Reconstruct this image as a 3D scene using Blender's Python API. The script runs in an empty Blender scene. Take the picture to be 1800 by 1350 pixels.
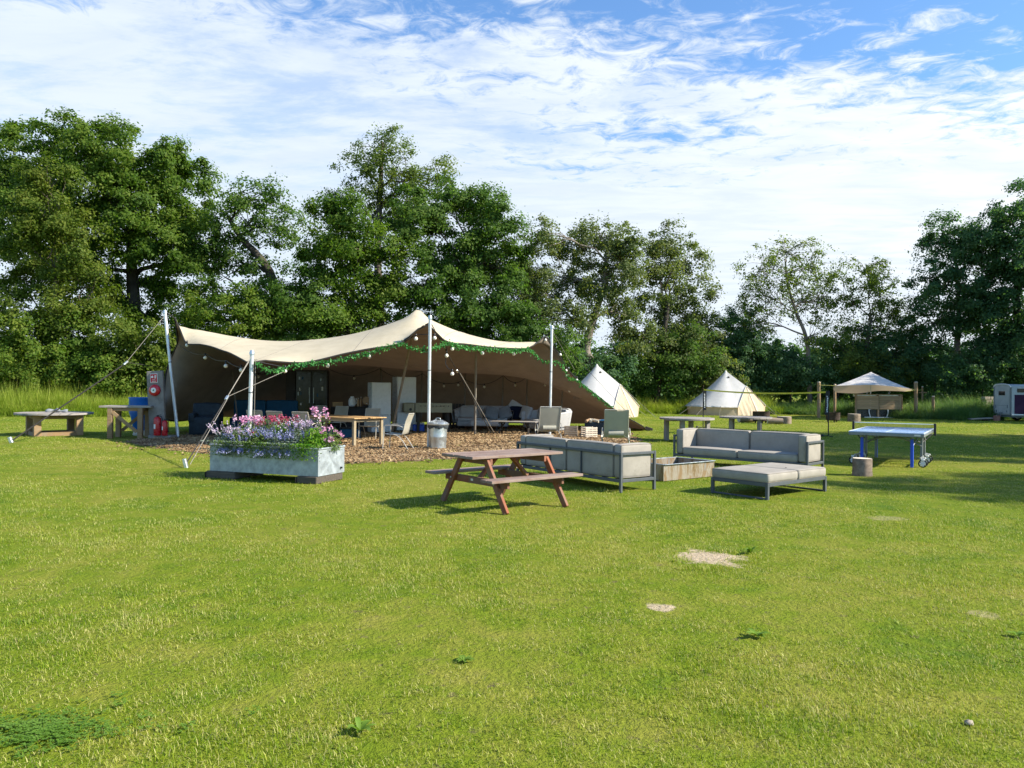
import bpy, math, random
import numpy as np
from mathutils import Vector, Matrix, Quaternion

# ------------------------------------------------------------------ camera, sky, sun, exposure
SC = bpy.context.scene
COL = SC.collection
rng = np.random.default_rng(7)
random.seed(7)
PI = math.pi
R = math.radians

FPX, HORIZON, EYE, ROLL = 1330.0, 682.0, 1.65, 0.010
cam = bpy.data.cameras.new('camera')
cam.sensor_width = 36.0
cam.lens = 36.0 * FPX / 1800.0
cam.shift_y = (HORIZON - 675.0) / 1800.0
cam.clip_end = 3000.0
cam_o = bpy.data.objects.new('camera', cam)
cam_o.location = (0, 0, EYE)
cam_o.rotation_euler = (Matrix.Rotation(R(90), 3, 'X') @ Matrix.Rotation(ROLL, 3, 'Z')).to_euler()
COL.objects.link(cam_o)
SC.camera = cam_o

SUN_DIR = Vector((1.0, -0.24, 0.0)).normalized()
SUN_EL = R(35)
SUN_AZ = math.atan2(SUN_DIR.x, SUN_DIR.y)
sun = bpy.data.lights.new('sun', 'SUN')
sun.energy = 4.2
sun.angle = R(0.6)
sun.color = (1.0, 0.92, 0.78)
sun_o = bpy.data.objects.new('sun', sun)
sd = Vector((SUN_DIR.x * math.cos(SUN_EL), SUN_DIR.y * math.cos(SUN_EL), math.sin(SUN_EL)))
sun_o.rotation_euler = (-sd).to_track_quat('-Z', 'Y').to_euler()
sun_o.location = sd * 80
COL.objects.link(sun_o)

SC.view_settings.view_transform = 'Standard'
SC.view_settings.look = 'None'
SC.view_settings.exposure = 1.25
SC.view_settings.gamma = 1.0
SC.view_settings.use_curve_mapping = False
SC.cycles.max_bounces = 8
SC.cycles.transparent_max_bounces = 8
SC.cycles.diffuse_bounces = 5
SC.cycles.glossy_bounces = 2
SC.cycles.transmission_bounces = 6
SC.cycles.caustics_reflective = False
SC.cycles.caustics_refractive = False


class NT:
    """small helper to write node trees"""
    def __init__(self, tree):
        self.t = tree
        self.n = tree.nodes
        self.l = tree.links

    def node(self, typ, props=None, **ins):
        nd = self.n.new(typ)
        for k, v in (props or {}).items():
            setattr(nd, k, v)
        for k, v in ins.items():
            key = int(k[1:]) if k[0] == '_' else k.replace('__', ' ')
            self.set(nd.inputs[key], v)
        return nd

    def set(self, sock, v):
        if isinstance(v, bpy.types.NodeSocket):
            self.l.new(v, sock)
        else:
            if sock.type == 'RGBA' and len(v) == 3:
                v = (*v, 1.0)
            sock.default_value = v

    def math(self, op, a, b=0.0, c=None, clamp=False):
        nd = self.n.new('ShaderNodeMath')
        nd.operation = op
        nd.use_clamp = clamp
        self.set(nd.inputs[0], a)
        self.set(nd.inputs[1], b)
        if c is not None:
            self.set(nd.inputs[2], c)
        return nd.outputs[0]

    def mix(self, f, a, b, blend='MIX'):
        nd = self.n.new('ShaderNodeMix')
        nd.data_type = 'RGBA'
        nd.blend_type = blend
        self.set(nd.inputs[0], f)
        self.set(nd.inputs[6], a)
        self.set(nd.inputs[7], b)
        return nd.outputs[2]

    def noise(self, vec, scale, detail=3.0, rough=0.55, dist=0.0, out=0):
        nd = self.node('ShaderNodeTexNoise', None, Scale=scale, Detail=detail, Roughness=rough, Distortion=dist)
        if vec is not None:
            self.l.new(vec, nd.inputs['Vector'])
        return nd.outputs[out]

    def ramp(self, f, stops):
        nd = self.n.new('ShaderNodeValToRGB')
        cr = nd.color_ramp
        while len(cr.elements) < len(stops):
            cr.elements.new(0.5)
        for e, (p, c) in zip(cr.elements, stops):
            e.position = p
            e.color = (*c, 1.0) if len(c) == 3 else c
        self.set(nd.inputs[0], f)
        return nd.outputs[0]

    def smooth(self, x, a, b, lo=0.0, hi=1.0):
        nd = self.n.new('ShaderNodeMapRange')
        nd.interpolation_type = 'SMOOTHSTEP'
        nd.clamp = True
        self.set(nd.inputs[0], x)
        for i, v in zip((1, 2, 3, 4), (a, b, lo, hi)):
            self.set(nd.inputs[i], v)
        return nd.outputs[0]

    def mapping(self, vec, scale=(1, 1, 1), rot=(0, 0, 0), loc=(0, 0, 0)):
        nd = self.n.new('ShaderNodeMapping')
        self.l.new(vec, nd.inputs[0])
        nd.inputs['Scale'].default_value = scale
        nd.inputs['Rotation'].default_value = rot
        nd.inputs['Location'].default_value = loc
        return nd.outputs[0]


# ------------------------------------------------------------------ sky: clear blue above a broken sheet of cloud
W = bpy.data.worlds.new('World')
SC.world = W
W.use_nodes = True
t = NT(W.node_tree)
t.n.clear()
geo = t.n.new('ShaderNodeTexCoord').outputs['Generated']
sky = t.node('ShaderNodeTexSky', {'sky_type': 'NISHITA', 'sun_disc': False, 'sun_elevation': SUN_EL,
                                  'sun_rotation': SUN_AZ, 'altitude': 50.0, 'air_density': 1.1,
                                  'dust_density': 0.6, 'ozone_density': 1.6}).outputs[0]
sep = t.n.new('ShaderNodeSeparateXYZ')
t.l.new(geo, sep.inputs[0])
zz = t.math('MAXIMUM', sep.outputs[2], 0.03)
cx = t.math('DIVIDE', sep.outputs[0], zz)
cy = t.math('DIVIDE', sep.outputs[1], zz)
cmb = t.n.new('ShaderNodeCombineXYZ')
t.l.new(cx, cmb.inputs[0])
t.l.new(cy, cmb.inputs[1])
pc = cmb.outputs[0]                                    # position on the flat cloud layer
big = t.noise(t.mapping(pc, (0.55, 0.55, 1), (0, 0, 0.5), (3.1, 1.7, 0)), 1.0, 4.0, 0.55, 0.3)
wisp = t.noise(t.mapping(pc, (0.9, 1.5, 1), (0, 0, 0.75), (0.4, 2.2, 0)), 1.6, 7.0, 0.62, 0.3)
puff = t.noise(t.mapping(pc, (1.0, 1.15, 1), (0, 0, -0.2), (5.0, 0, 0)), 7.5, 6.0, 0.66, 0.7)
# the edge of the cloud sheet runs aslant overhead: open sky on the near side of it
edge = t.math('ADD', t.math('MULTIPLY', cy, 1.0), t.math('MULTIPLY', cx, -0.22))
sheet = t.smooth(edge, 1.55, 2.55, -0.16, 0.17)
far = t.smooth(cy, 2.5, 5.0, 0.0, 0.30)
left = t.smooth(cx, 0.0, -1.2, 0.0, 0.13)
cov = t.math('ADD', t.math('MULTIPLY', big, 0.45), t.math('MULTIPLY_ADD', wisp, 0.62, -0.11))
cov = t.math('ADD', cov, t.math('MULTIPLY_ADD', puff, 0.80, -0.27))
cov = t.math('ADD', cov, t.math('ADD', sheet, t.math('ADD', far, left)))
alpha = t.smooth(cov, 0.46, 0.72)
gaps = t.smooth(t.noise(t.mapping(pc, (1.0, 1.8, 1), (0, 0, 0.75), (7.4, 0.6, 0)), 1.5, 8.0, 0.68, 0.3), 0.42, 0.66, 0.0, 0.44)
veil = t.math('MULTIPLY', gaps, t.smooth(cy, 4.6, 2.6, 0.12, 1.0))
veil = t.math('MULTIPLY', veil, t.smooth(cx, 0.8, 0.0, 0.10, 1.0))
alpha = t.math('MULTIPLY', alpha, t.math('SUBTRACT', 0.97, veil))
dotn = t.node('ShaderNodeVectorMath', {'operation': 'DOT_PRODUCT'})
t.l.new(geo, dotn.inputs[0])
dotn.inputs[1].default_value = sd
glow = t.smooth(dotn.outputs['Value'], -0.25, 0.85)
shade = t.smooth(t.noise(t.mapping(pc, (0.8, 1.6, 1), (0, 0, 0.1)), 2.2, 5.0, 0.6, 0.5), 0.35, 0.68)
ccol = t.mix(glow, (3.15, 3.5, 3.95), (4.35, 4.4, 4.4))
ccol = t.mix(t.math('MULTIPLY', shade, 0.42), ccol, (2.45, 2.9, 3.4))
skyb = t.mix(1.0, sky, (0.52, 0.71, 0.90), 'MULTIPLY')
col = t.mix(alpha, skyb, ccol)
bg = t.node('ShaderNodeBackground', None, Color=col, Strength=0.116)
out = t.n.new('ShaderNodeOutputWorld')
t.l.new(bg.outputs[0], out.inputs[0])

# ------------------------------------------------------------------ photo bearings turned into ground points
_c, _s = math.cos(ROLL), math.sin(ROLL)


def _uv(px, py):
    du, dv = px - 900.0, py - HORIZON
    return _c * du + _s * dv, -_s * du + _c * dv


def G(px, py, z=0.0):
    u, v = _uv(px, py)
    D = (EYE - z) * FPX / v
    return Vector((u * D / FPX, D, z))


def P(px, py, D):
    u, v = _uv(px, py)
    return Vector((u * D / FPX, D, EYE - v * D / FPX))


# ------------------------------------------------------------------ scene-graph helpers
def tag(o, label=None, cat=None, group=None, kind=None):
    if label: o['label'] = label
    if cat: o['category'] = cat
    if group: o['group'] = group
    if kind: o['kind'] = kind
    return o


def thing(name, label, cat, loc=(0, 0, 0), rz=0.0, group=None):
    o = bpy.data.objects.new(name, None)
    o.empty_display_size = 0.2
    COL.objects.link(o)
    o.location = loc
    o.rotation_euler = (0, 0, rz)
    return tag(o, label, cat, group)


def link(name, me, parent=None, loc=None, rot=None):
    o = bpy.data.objects.new(name, me)
    COL.objects.link(o)
    if parent is not None:
        o.parent = parent
    if loc is not None:
        o.location = loc
    if rot is not None:
        if isinstance(rot, Quaternion):
            o.rotation_mode = 'QUATERNION'
            o.rotation_quaternion = rot
        else:
            o.rotation_euler = rot
    return o


def copy_tree(o, parent=None):
    c = o.copy()
    COL.objects.link(c)
    if parent is not None:
        c.parent = parent
    for ch in list(o.children):
        copy_tree(ch, c)
    return c


def dup(o, loc, rz, label=None, group=None):
    c = copy_tree(o)
    c.location = loc
    c.rotation_euler = (0, 0, rz)
    if label: c['label'] = label
    if group: c['group'] = group
    return c


class MB:
    """collects simple solids and links them as one mesh object"""
    def __init__(self):
        self.v, self.f = [], []

    def add(self, vs, fs):
        k = len(self.v)
        self.v += [tuple(p) for p in vs]
        self.f += [tuple(i + k for i in f) for f in fs]
        return self

    def box(self, c, s, rot=None, b=0.0):
        hx, hy, hz = s[0] / 2, s[1] / 2, s[2] / 2
        b = min(b, hx * .9, hy * .9, hz * .9)
        M = rot if rot is not None else Matrix.Identity(3)
        vs, fs = [], []
        if b <= 0:
            for x in (-hx, hx):
                for y in (-hy, hy):
                    for z in (-hz, hz):
                        vs.append((x, y, z))
            fs = [(0, 1, 3, 2), (4, 6, 7, 5), (0, 4, 5, 1), (2, 3, 7, 6), (0, 2, 6, 4), (1, 5, 7, 3)]
        else:
            idx = {}
            for sx in (-1, 1):
                for sy in (-1, 1):
                    for sz in (-1, 1):
                        for ax in range(3):
                            p = [sx * hx, sy * hy, sz * hz]
                            for a in range(3):
                                if a != ax:
                                    p[a] -= (sx, sy, sz)[a] * b
                            idx[(sx, sy, sz, ax)] = len(vs)
                            vs.append(tuple(p))
            def q(*ks): fs.append(tuple(idx[k] for k in ks))
            for ax in range(3):
                o1, o2 = [(1, 2), (2, 0), (0, 1)][ax]
                for s_ in (-1, 1):
                    ring = []
                    for a, c_ in ((-1, -1), (1, -1), (1, 1), (-1, 1)):
                        k = [0, 0, 0]
                        k[ax], k[o1], k[o2] = s_, a, c_
                        ring.append((*k, ax))
                    if s_ < 0: ring.reverse()
                    q(*ring)
                # edge strips parallel to axis ax
                for a in (-1, 1):
                    for c_ in (-1, 1):
                        k0, k1 = [0, 0, 0], [0, 0, 0]
                        k0[ax], k0[o1], k0[o2] = -1, a, c_
                        k1[ax], k1[o1], k1[o2] = 1, a, c_
                        r_ = [(*k0, o1), (*k1, o1), (*k1, o2), (*k0, o2)]
                        if a * c_ < 0: r_.reverse()
                        q(*r_)
            for sx in (-1, 1):
                for sy in (-1, 1):
                    for sz in (-1, 1):
                        r_ = [(sx, sy, sz, 0), (sx, sy, sz, 1), (sx, sy, sz, 2)]
                        if sx * sy * sz < 0: r_.reverse()
                        q(*r_)
        c = Vector(c)
        return self.add([M @ Vector(p) + c for p in vs], fs)

    def bar(self, p0, p1, w, t_, up=(0, 0, 1), b=0.0):
        p0, p1 = Vector(p0), Vector(p1)
        M, L = frame(p0, p1, up)
        return self.box((p0 + p1) / 2, (L, w, t_), M, b)

    def tube(self, pts, r, n=8, cap=True):
        pts = [Vector(p) for p in pts]
        rs = r if isinstance(r, (list, tuple)) else [r] * len(pts)
        k = len(self.v)
        tan = []
        for i in range(len(pts)):
            a, b_ = pts[max(i - 1, 0)], pts[min(i + 1, len(pts) - 1)]
            d = (b_ - a)
            tan.append(d.normalized() if d.length > 1e-9 else Vector((0, 0, 1)))
        u = tan[0].orthogonal().normalized()
        vs, fs = [], []
        for i, p in enumerate(pts):
            if i:
                u = (u - tan[i] * u.dot(tan[i]))
                u = u.normalized() if u.length > 1e-6 else tan[i].orthogonal().normalized()
            w = tan[i].cross(u)
            for j in range(n):
                a = 2 * PI * j / n
                vs.append(p + (u * math.cos(a) + w * math.sin(a)) * rs[i])
        for i in range(len(pts) - 1):
            for j in range(n):
                j2 = (j + 1) % n
                fs.append((i * n + j, i * n + j2, (i + 1) * n + j2, (i + 1) * n + j))
        if cap:
            fs.append(tuple(reversed(range(n))))
            fs.append(tuple(range((len(pts) - 1) * n, len(pts) * n)))
        return self.add(vs, fs)

    def lathe(self, prof, n=24, c=(0, 0, 0), cap=True, M=None):
        vs, fs = [], []
        c = Vector(c)
        for (r_, z) in prof:
            for j in range(n):
                a = 2 * PI * j / n
                p = Vector((r_ * math.cos(a), r_ * math.sin(a), z))
                vs.append((M @ p if M is not None else p) + c)
        m = len(prof)
        for i in range(m - 1):
            for j in range(n):
                j2 = (j + 1) % n
                fs.append((i * n + j, i * n + j2, (i + 1) * n + j2, (i + 1) * n + j))
        if cap:
            fs.append(tuple(reversed(range(n))))
            fs.append(tuple(range((m - 1) * n, m * n)))
        return self.add(vs, fs)

    def prism(self, poly, z0, z1):
        n = len(poly)
        vs = [(x, y, z0) for x, y in poly] + [(x, y, z1) for x, y in poly]
        fs = [tuple(reversed(range(n))), tuple(range(n, 2 * n))]
        fs += [(i, (i + 1) % n, n + (i + 1) % n, n + i) for i in range(n)]
        return self.add(vs, fs)

    def grid(self, g):
        """g: array [m][n] of points"""
        m, n = len(g), len(g[0])
        vs = [p for row in g for p in row]
        fs = [(i * n + j, i * n + j + 1, (i + 1) * n + j + 1, (i + 1) * n + j) for i in range(m - 1) for j in range(n - 1)]
        return self.add(vs, fs)

    def mesh(self, name, m, smooth=False):
        me = bpy.data.meshes.new(name)
        me.from_pydata(self.v, [], self.f)
        if m is not None:
            me.materials.append(m)
        if smooth:
            me.polygons.foreach_set('use_smooth', [True] * len(me.polygons))
            if smooth != 'all':
                me.set_sharp_from_angle(angle=R(40))
        me.update()
        return me

    def build(self, name, m, parent=None, loc=None, rot=None, smooth=False):
        return link(name, self.mesh(name, m, smooth), parent, loc, rot)


def frame(p0, p1, up=(0, 0, 1)):
    d = Vector(p1) - Vector(p0)
    L = d.length
    x = d.normalized()
    z = Vector(up)
    z = z - x * z.dot(x)
    z = z.normalized() if z.length > 1e-6 else x.orthogonal().normalized()
    y = z.cross(x)
    return Matrix((x, y, z)).transposed(), L


_pc = {}


def piece(name, m, parent, p0, p1, w, t_, up=(0, 0, 1), b=0.004):
    """a board or rail of its own: grain runs along its local X"""
    p0, p1 = Vector(p0), Vector(p1)
    M, L = frame(p0, p1, up)
    key = (round(L, 3), round(w, 3), round(t_, 3), round(b, 4), m.name, name)
    if key not in _pc:
        mb = MB()
        mb.box((0, 0, 0), (L, w, t_), None, b)
        _pc[key] = mb.mesh(name, m)
    return link(name, _pc[key], parent, (p0 + p1) / 2, M.to_quaternion())


def bl(name, m, parent, c, s, b=0.004, rz=0.0):
    key = ('b', tuple(round(x, 3) for x in s), round(b, 4), m.name, name)
    if key not in _pc:
        _pc[key] = MB().box((0, 0, 0), s, None, b).mesh(name, m)
    return link(name, _pc[key], parent, c, (0, 0, rz))


def cushion(name, m, parent, c, s, rot=None, puff=0.03, seed=0, piping=None):
    """a soft box: rounded rim, slightly domed faces"""
    n = 8
    r_ = random.Random(seed)
    g = MB()
    hx, hy, hz = s[0] / 2, s[1] / 2, s[2] / 2
    rad = min(min(hz, hx, hy) * 0.55, .045)
    vs, fs, idx = [], [], {}
    def pt(u, v, w):
        k = (round(u, 4), round(v, 4), round(w, 4))
        if k in idx: return idx[k]
        p = Vector((u * hx, v * hy, w * hz))
        core = Vector((max(-hx + rad, min(hx - rad, p.x)), max(-hy + rad, min(hy - rad, p.y)), max(-hz + rad, min(hz - rad, p.z))))
        d = p - core
        if d.length > 1e-9:
            p = core + d.normalized() * rad
        dome = (1 - u * u) * (1 - v * v) * puff + (1 - u * u) * (1 - w * w) * puff * .5
        q = Vector((p.x + u * (1 - v * v) * (1 - w * w) * puff * .4, p.y + v * (1 - u * u) * (1 - w * w) * puff * .5, p.z + w * (1 - u * u) * (1 - v * v) * puff))
        q += Vector((r_.uniform(-1, 1), r_.uniform(-1, 1), r_.uniform(-1, 1))) * 0.0022
        idx[k] = len(vs)
        vs.append(q)
        return idx[k]
    ks = [-1, -.93, -.8, -.4, 0, .4, .8, .93, 1]
    for ax in range(3):
        for s_ in (-1, 1):
            for i in range(8):
                for j in range(8):
                    ring = []
                    for a, c_ in ((i, j), (i + 1, j), (i + 1, j + 1), (i, j + 1)):
                        k = [0, 0, 0]
                        k[ax] = s_
                        k[(ax + 1) % 3] = ks[a]
                        k[(ax + 2) % 3] = ks[c_]
                        ring.append(pt(*k))
                    if s_ < 0: ring.reverse()
                    fs.append(tuple(ring))
    g.add(vs, fs)
    o = g.build(name, m, parent, c, rot, smooth='all')
    if piping:
        for (a0, a1) in (((0, 1), 2), ((0, 2), 1), ((1, 2), 0))[:1] if hz < min(hx, hy) else ((((0, 2), 1),) if hy < hx else (((1, 2), 0),)):
            h = (hx, hy, hz)
            for s_ in (-1, 1):
                loop = []
                for cx_, cy_, st in ((1, 1, 0), (-1, 1, 1), (-1, -1, 2), (1, -1, 3)):
                    for k in range(5):
                        an = (st + k / 4) * PI / 2
                        p = [0, 0, 0]
                        p[a0[0]] = cx_ * (h[a0[0]] - rad) + (rad - .012) * math.cos(an)
                        p[a0[1]] = cy_ * (h[a0[1]] - rad) + (rad - .012) * math.sin(an)
                        p[a1] = s_ * (h[a1] - .011)
                        loop.append(tuple(p))
                loop.append(loop[0])
                MB().tube(loop, .0065, 5, False).build('piping', M[piping], o, smooth='all')
    return o


def rope(pts, r, n=6):
    return MB().tube(pts, r, n)


def sag(a, b, d, n=10):
    a, b = Vector(a), Vector(b)
    return [a.lerp(b, i / n) - Vector((0, 0, d * 4 * (i / n) * (1 - i / n))) for i in range(n + 1)]


def spline(pts, n=8):
    """Catmull-Rom through pts"""
    pts = [Vector(p) for p in pts]
    q = [pts[0] * 2 - pts[1]] + pts + [pts[-1] * 2 - pts[-2]]
    res = []
    for i in range(1, len(q) - 2):
        for k in range(n):
            s_ = k / n
            a, b, c, d = q[i - 1], q[i], q[i + 1], q[i + 2]
            res.append(0.5 * ((2 * b) + (c - a) * s_ + (2 * a - 5 * b + 4 * c - d) * s_ ** 2 + (3 * b - a - 3 * c + d) * s_ ** 3))
    res.append(pts[-1])
    return res


def fast_mesh(name, verts, nper, m, rnd=None, attr='rnd', faces=None):
    """verts (N*nper,3): every nper verts form one polygon"""
    verts = np.asarray(verts, dtype=np.float32)
    nv = len(verts)
    me = bpy.data.meshes.new(name)
    me.vertices.add(nv)
    me.vertices.foreach_set('co', verts.ravel())
    nf = nv // nper
    me.loops.add(nv)
    me.polygons.add(nf)
    me.loops.foreach_set('vertex_index', np.arange(nv, dtype=np.int32))
    me.polygons.foreach_set('loop_start', np.arange(0, nv, nper, dtype=np.int32))
    if rnd is not None:
        a = me.attributes.new(attr, 'FLOAT', 'POINT')
        a.data.foreach_set('value', np.asarray(rnd, dtype=np.float32))
    me.materials.append(m)
    me.update(calc_edges=True)
    return me


# ------------------------------------------------------------------ materials
MATS = {}


def new_mat(name):
    m = bpy.data.materials.new(name)
    m.use_nodes = True
    t = NT(m.node_tree)
    b = t.n['Principled BSDF']
    MATS[name] = m
    return m, t, b


def plain(name, c, rough=.6, metal=0.0, var=.12, scale=6.0, spec=.4, bump=0.0, bscale=60.0):
    m, t, b = new_mat(name)
    oc = t.n.new('ShaderNodeTexCoord').outputs['Object']
    nz = t.noise(oc, scale, 5.0, .65)
    k = t.smooth(nz, .25, .75, 1 - var, 1 + var)
    cc = t.mix(1.0, c, (1, 1, 1), 'MULTIPLY')
    vm = t.node('ShaderNodeVectorMath', {'operation': 'SCALE'})
    t.l.new(cc, vm.inputs[0])
    t.l.new(k, vm.inputs['Scale'])
    t.l.new(vm.outputs[0], b.inputs['Base Color'])
    b.inputs['Metallic'].default_value = metal
    b.inputs['Specular IOR Level'].default_value = spec
    t.l.new(t.smooth(t.noise(oc, scale * 2.3, 4.0), .3, .7, rough - .08, min(rough + .12, 1)), b.inputs['Roughness'])
    if bump:
        bp = t.node('ShaderNodeBump', None, Strength=bump, Distance=.01)
        t.l.new(t.noise(oc, bscale, 3.0), bp.inputs['Height'])
        t.l.new(bp.outputs[0], b.inputs['Normal'])
    return m


def wood(name, c1, c2, rough=.75, grain=18.0, grey=None, bump=.35, gf=.5):
    m, t, b = new_mat(name)
    oc = t.n.new('ShaderNodeTexCoord').outputs['Object']
    oi = t.n.new('ShaderNodeObjectInfo')
    off = t.node('ShaderNodeVectorMath', {'operation': 'ADD'})
    t.l.new(oc, off.inputs[0])
    mul = t.node('ShaderNodeVectorMath', {'operation': 'SCALE'})
    t.l.new(oi.outputs['Location'], mul.inputs[0])
    mul.inputs['Scale'].default_value = 3.7
    t.l.new(mul.outputs[0], off.inputs[1])
    v = off.outputs[0]
    g1 = t.noise(t.mapping(v, (1.2, grain, grain)), 1.6, 5.0, .65, .6)
    g2 = t.noise(t.mapping(v, (2.5, grain * 4, grain * 4)), 2.0, 3.0, .6)
    f = t.math('ADD', t.math('MULTIPLY', g1, .65), t.math('MULTIPLY', g2, .35))
    col = t.ramp(f, [(.28, c1), (.50, tuple((a + b_) / 2 for a, b_ in zip(c1, c2))), (.72, c2)])
    if grey is not None:
        gz = t.smooth(t.noise(v, 2.6, 5.0, .7), .5 - gf * .5, .62, 0, .85)
        col = t.mix(gz, col, grey)
    k = t.math('MULTIPLY_ADD', oi.outputs['Random'], .35, .82)
    vm = t.node('ShaderNodeVectorMath', {'operation': 'SCALE'})
    t.l.new(col, vm.inputs[0])
    t.l.new(k, vm.inputs['Scale'])
    t.l.new(vm.outputs[0], b.inputs['Base Color'])
    b.inputs['Roughness'].default_value = rough
    b.inputs['Specular IOR Level'].default_value = .3
    bp = t.node('ShaderNodeBump', None, Strength=bump, Distance=.006)
    t.l.new(f, bp.inputs['Height'])
    t.l.new(bp.outputs[0], b.inputs['Normal'])
    return m


def fabric(name, c, rough=.9, var=.1, weave=220.0, transl=0.0, c_tr=None, stain=None, folds=0.0, bstr=.25):
    m, t, b = new_mat(name)
    oc = t.n.new('ShaderNodeTexCoord').outputs['Object']
    nz = t.noise(oc, 3.2, 6.0, .65)
    lo = tuple(x * (1 - var * 1.6) for x in c)
    hi = tuple(min(x * (1 + var), 1) for x in c)
    col = t.ramp(nz, [(.28, lo), (.62, hi)])
    if stain:
        col = t.mix(t.smooth(t.noise(oc, 1.3, 7.0, .75), .56, .70, 0, .6), col, stain)
    t.l.new(col, b.inputs['Base Color'])
    b.inputs['Roughness'].default_value = rough
    b.inputs['Specular IOR Level'].default_value = .15
    h = t.noise(oc, weave, 2.0)
    if folds:
        h = t.math('ADD', t.math('MULTIPLY', h, .12), t.math('MULTIPLY', t.noise(t.mapping(oc, (1, 1, .35)), folds, 4.0, .55, .8), 1.0))
    bp = t.node('ShaderNodeBump', None, Strength=bstr, Distance=.01 if not folds else .05)
    t.l.new(h, bp.inputs['Height'])
    t.l.new(bp.outputs[0], b.inputs['Normal'])
    if transl:
        tr = t.node('ShaderNodeBsdfTranslucent', None, Color=c_tr or c)
        mx = t.node('ShaderNodeMixShader', None, Fac=transl)
        t.l.new(b.outputs[0], mx.inputs[1])
        t.l.new(tr.outputs[0], mx.inputs[2])
        t.l.new(mx.outputs[0], t.n['Material Output'].inputs[0])
    return m


def leafy(name, c1, c2, c3, scale=.35, tr=.35, rough=.55, ctr=None, base=None):
    """foliage: colour drifts in clumps through the crown and from leaf to leaf"""
    m, t, b = new_mat(name)
    gp = t.n.new('ShaderNodeNewGeometry').outputs['Position']
    rn = t.node('ShaderNodeAttribute', {'attribute_name': 'rnd'}).outputs['Fac']
    f = t.math('ADD', t.math('MULTIPLY', t.noise(gp, scale, 4.0, .6), .78), t.math('MULTIPLY_ADD', rn, .30, .0 if base is None else base))
    col = t.ramp(f, [(.34, c1), (.52, c2), (.74, c3)])
    t.l.new(col, b.inputs['Base Color'])
    b.inputs['Roughness'].default_value = rough
    b.inputs['Specular IOR Level'].default_value = .16
    ct = t.mix(1.0, col, ctr or (1.3, 1.35, .50), 'MULTIPLY')
    trn = t.node('ShaderNodeBsdfTranslucent', None, Color=ct)
    mx = t.node('ShaderNodeMixShader', None, Fac=tr)
    t.l.new(b.outputs[0], mx.inputs[1])
    t.l.new(trn.outputs[0], mx.inputs[2])
    t.l.new(mx.outputs[0], t.n['Material Output'].inputs[0])
    return m

M = MATS
wood('redwood', (.15, .040, .018), (.34, .110, .048), grey=(.19, .12, .085), gf=.2)
wood('redtop', (.10, .052, .038), (.27, .170, .130), grey=(.28, .215, .18), gf=.5, bump=.5)
wood('greywood', (.13, .105, .085), (.34, .29, .235), grey=(.30, .28, .26), gf=.5, bump=.5)
wood('oakpost', (.15, .088, .042), (.40, .255, .125), grey=(.27, .20, .13), gf=.2)
wood('teak', (.30, .17, .07), (.58, .38, .18), rough=.55, bump=.15)
wood('teakleg', (.22, .17, .10), (.42, .34, .22), rough=.7)
wood('sleeper', (.10, .09, .085), (.24, .215, .195), grey=(.27, .25, .23), gf=.4, bump=.8, grain=9)
wood('larch', (.28, .17, .09), (.50, .34, .20), rough=.8)
wood('crate', (.22, .17, .12), (.42, .34, .25), rough=.85)
wood('palecrate', (.5, .42, .32), (.72, .64, .52), rough=.85)
wood('bark', (.085, .062, .045), (.36, .28, .21), grain=5, bump=1.0, rough=.95)
wood('cutlog', (.46, .40, .30), (.66, .60, .47), grain=4, rough=.9)
wood('darkblock', (.05, .042, .034), (.13, .11, .088), rough=.9, bump=.6)
wood('darkwood', (.02, .018, .016), (.06, .052, .046), rough=.7)
plain('trunk', (.085, .068, .052), .95, var=.5, scale=1.6, bump=.9, bscale=9)
plain('darktrunk', (.045, .038, .03), .95, var=.5, scale=1.6, bump=.9, bscale=9)
plain('palebark', (.19, .16, .135), .95, var=.4, scale=1.2, bump=.9, bscale=9)
plain('galv', (.56, .60, .60), .36, metal=.85, var=.14, scale=5, bump=.06, bscale=14)
plain('steelpole', (.66, .67, .67), .42, metal=.55, var=.08, scale=4)
plain('greyframe', (.075, .085, .092), .5, var=.08, spec=.4)
plain('chairframe', (.50, .47, .40), .4, metal=.3, var=.08)
plain('loungerframe', (.42, .41, .36), .4, metal=.3)
plain('black', (.012, .012, .014), .45)
plain('blackplastic', (.02, .021, .023), .3)
plain('webbing', (.03, .027, .024), .85)
plain('ropegrey', (.23, .21, .18), .9)
plain('white', (.74, .75, .74), .4, var=.06)
plain('offwhite', (.62, .60, .53), .45, var=.08)
plain('fridge', (.62, .66, .68), .3, var=.05)
plain('red', (.50, .012, .018), .28, var=.08, spec=.6)
plain('labelred', (.52, .02, .03), .45)
plain('blue', (.006, .075, .50), .38, var=.08, spec=.5)
plain('ttblue', (.26, .40, .63), .30, var=.07, spec=.8)  # sky glare on the boards put into the colour as a paler blue
plain('ttleg', (.015, .075, .52), .4, var=.05)
plain('ttgrey', (.20, .22, .22), .5, metal=.3)
plain('drumblue', (.008, .14, .52), .4, var=.15, spec=.5)
plain('navy', (.012, .024, .034), .6, var=.3, bump=.4, bscale=12)
plain('bluesofa', (.012, .085, .17), .8)
plain('foos', (.30, .295, .20), .5)
plain('purple', (.030, .006, .042), .5, spec=.2)
plain('trailerwhite', (.40, .43, .43), .4, var=.12, scale=2)
plain('trailergrey', (.17, .20, .22), .5)
plain('rubber', (.014, .014, .015), .8)
plain('glassdark', (.012, .016, .02), .12, spec=.3, var=.0)
plain('bottle', (.20, .26, .30), .15, spec=.7)
plain('brick', (.26, .13, .10), .9)
plain('rust', (.065, .045, .036), .85, metal=.3, var=.4, bump=.4, bscale=30)
plain('stone', (.30, .26, .20), .95, var=.2, bump=.6, bscale=25)
plain('soil', (.03, .022, .016), .98, bump=.8)
plain('yellow', (.62, .55, .04), .6)
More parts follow.
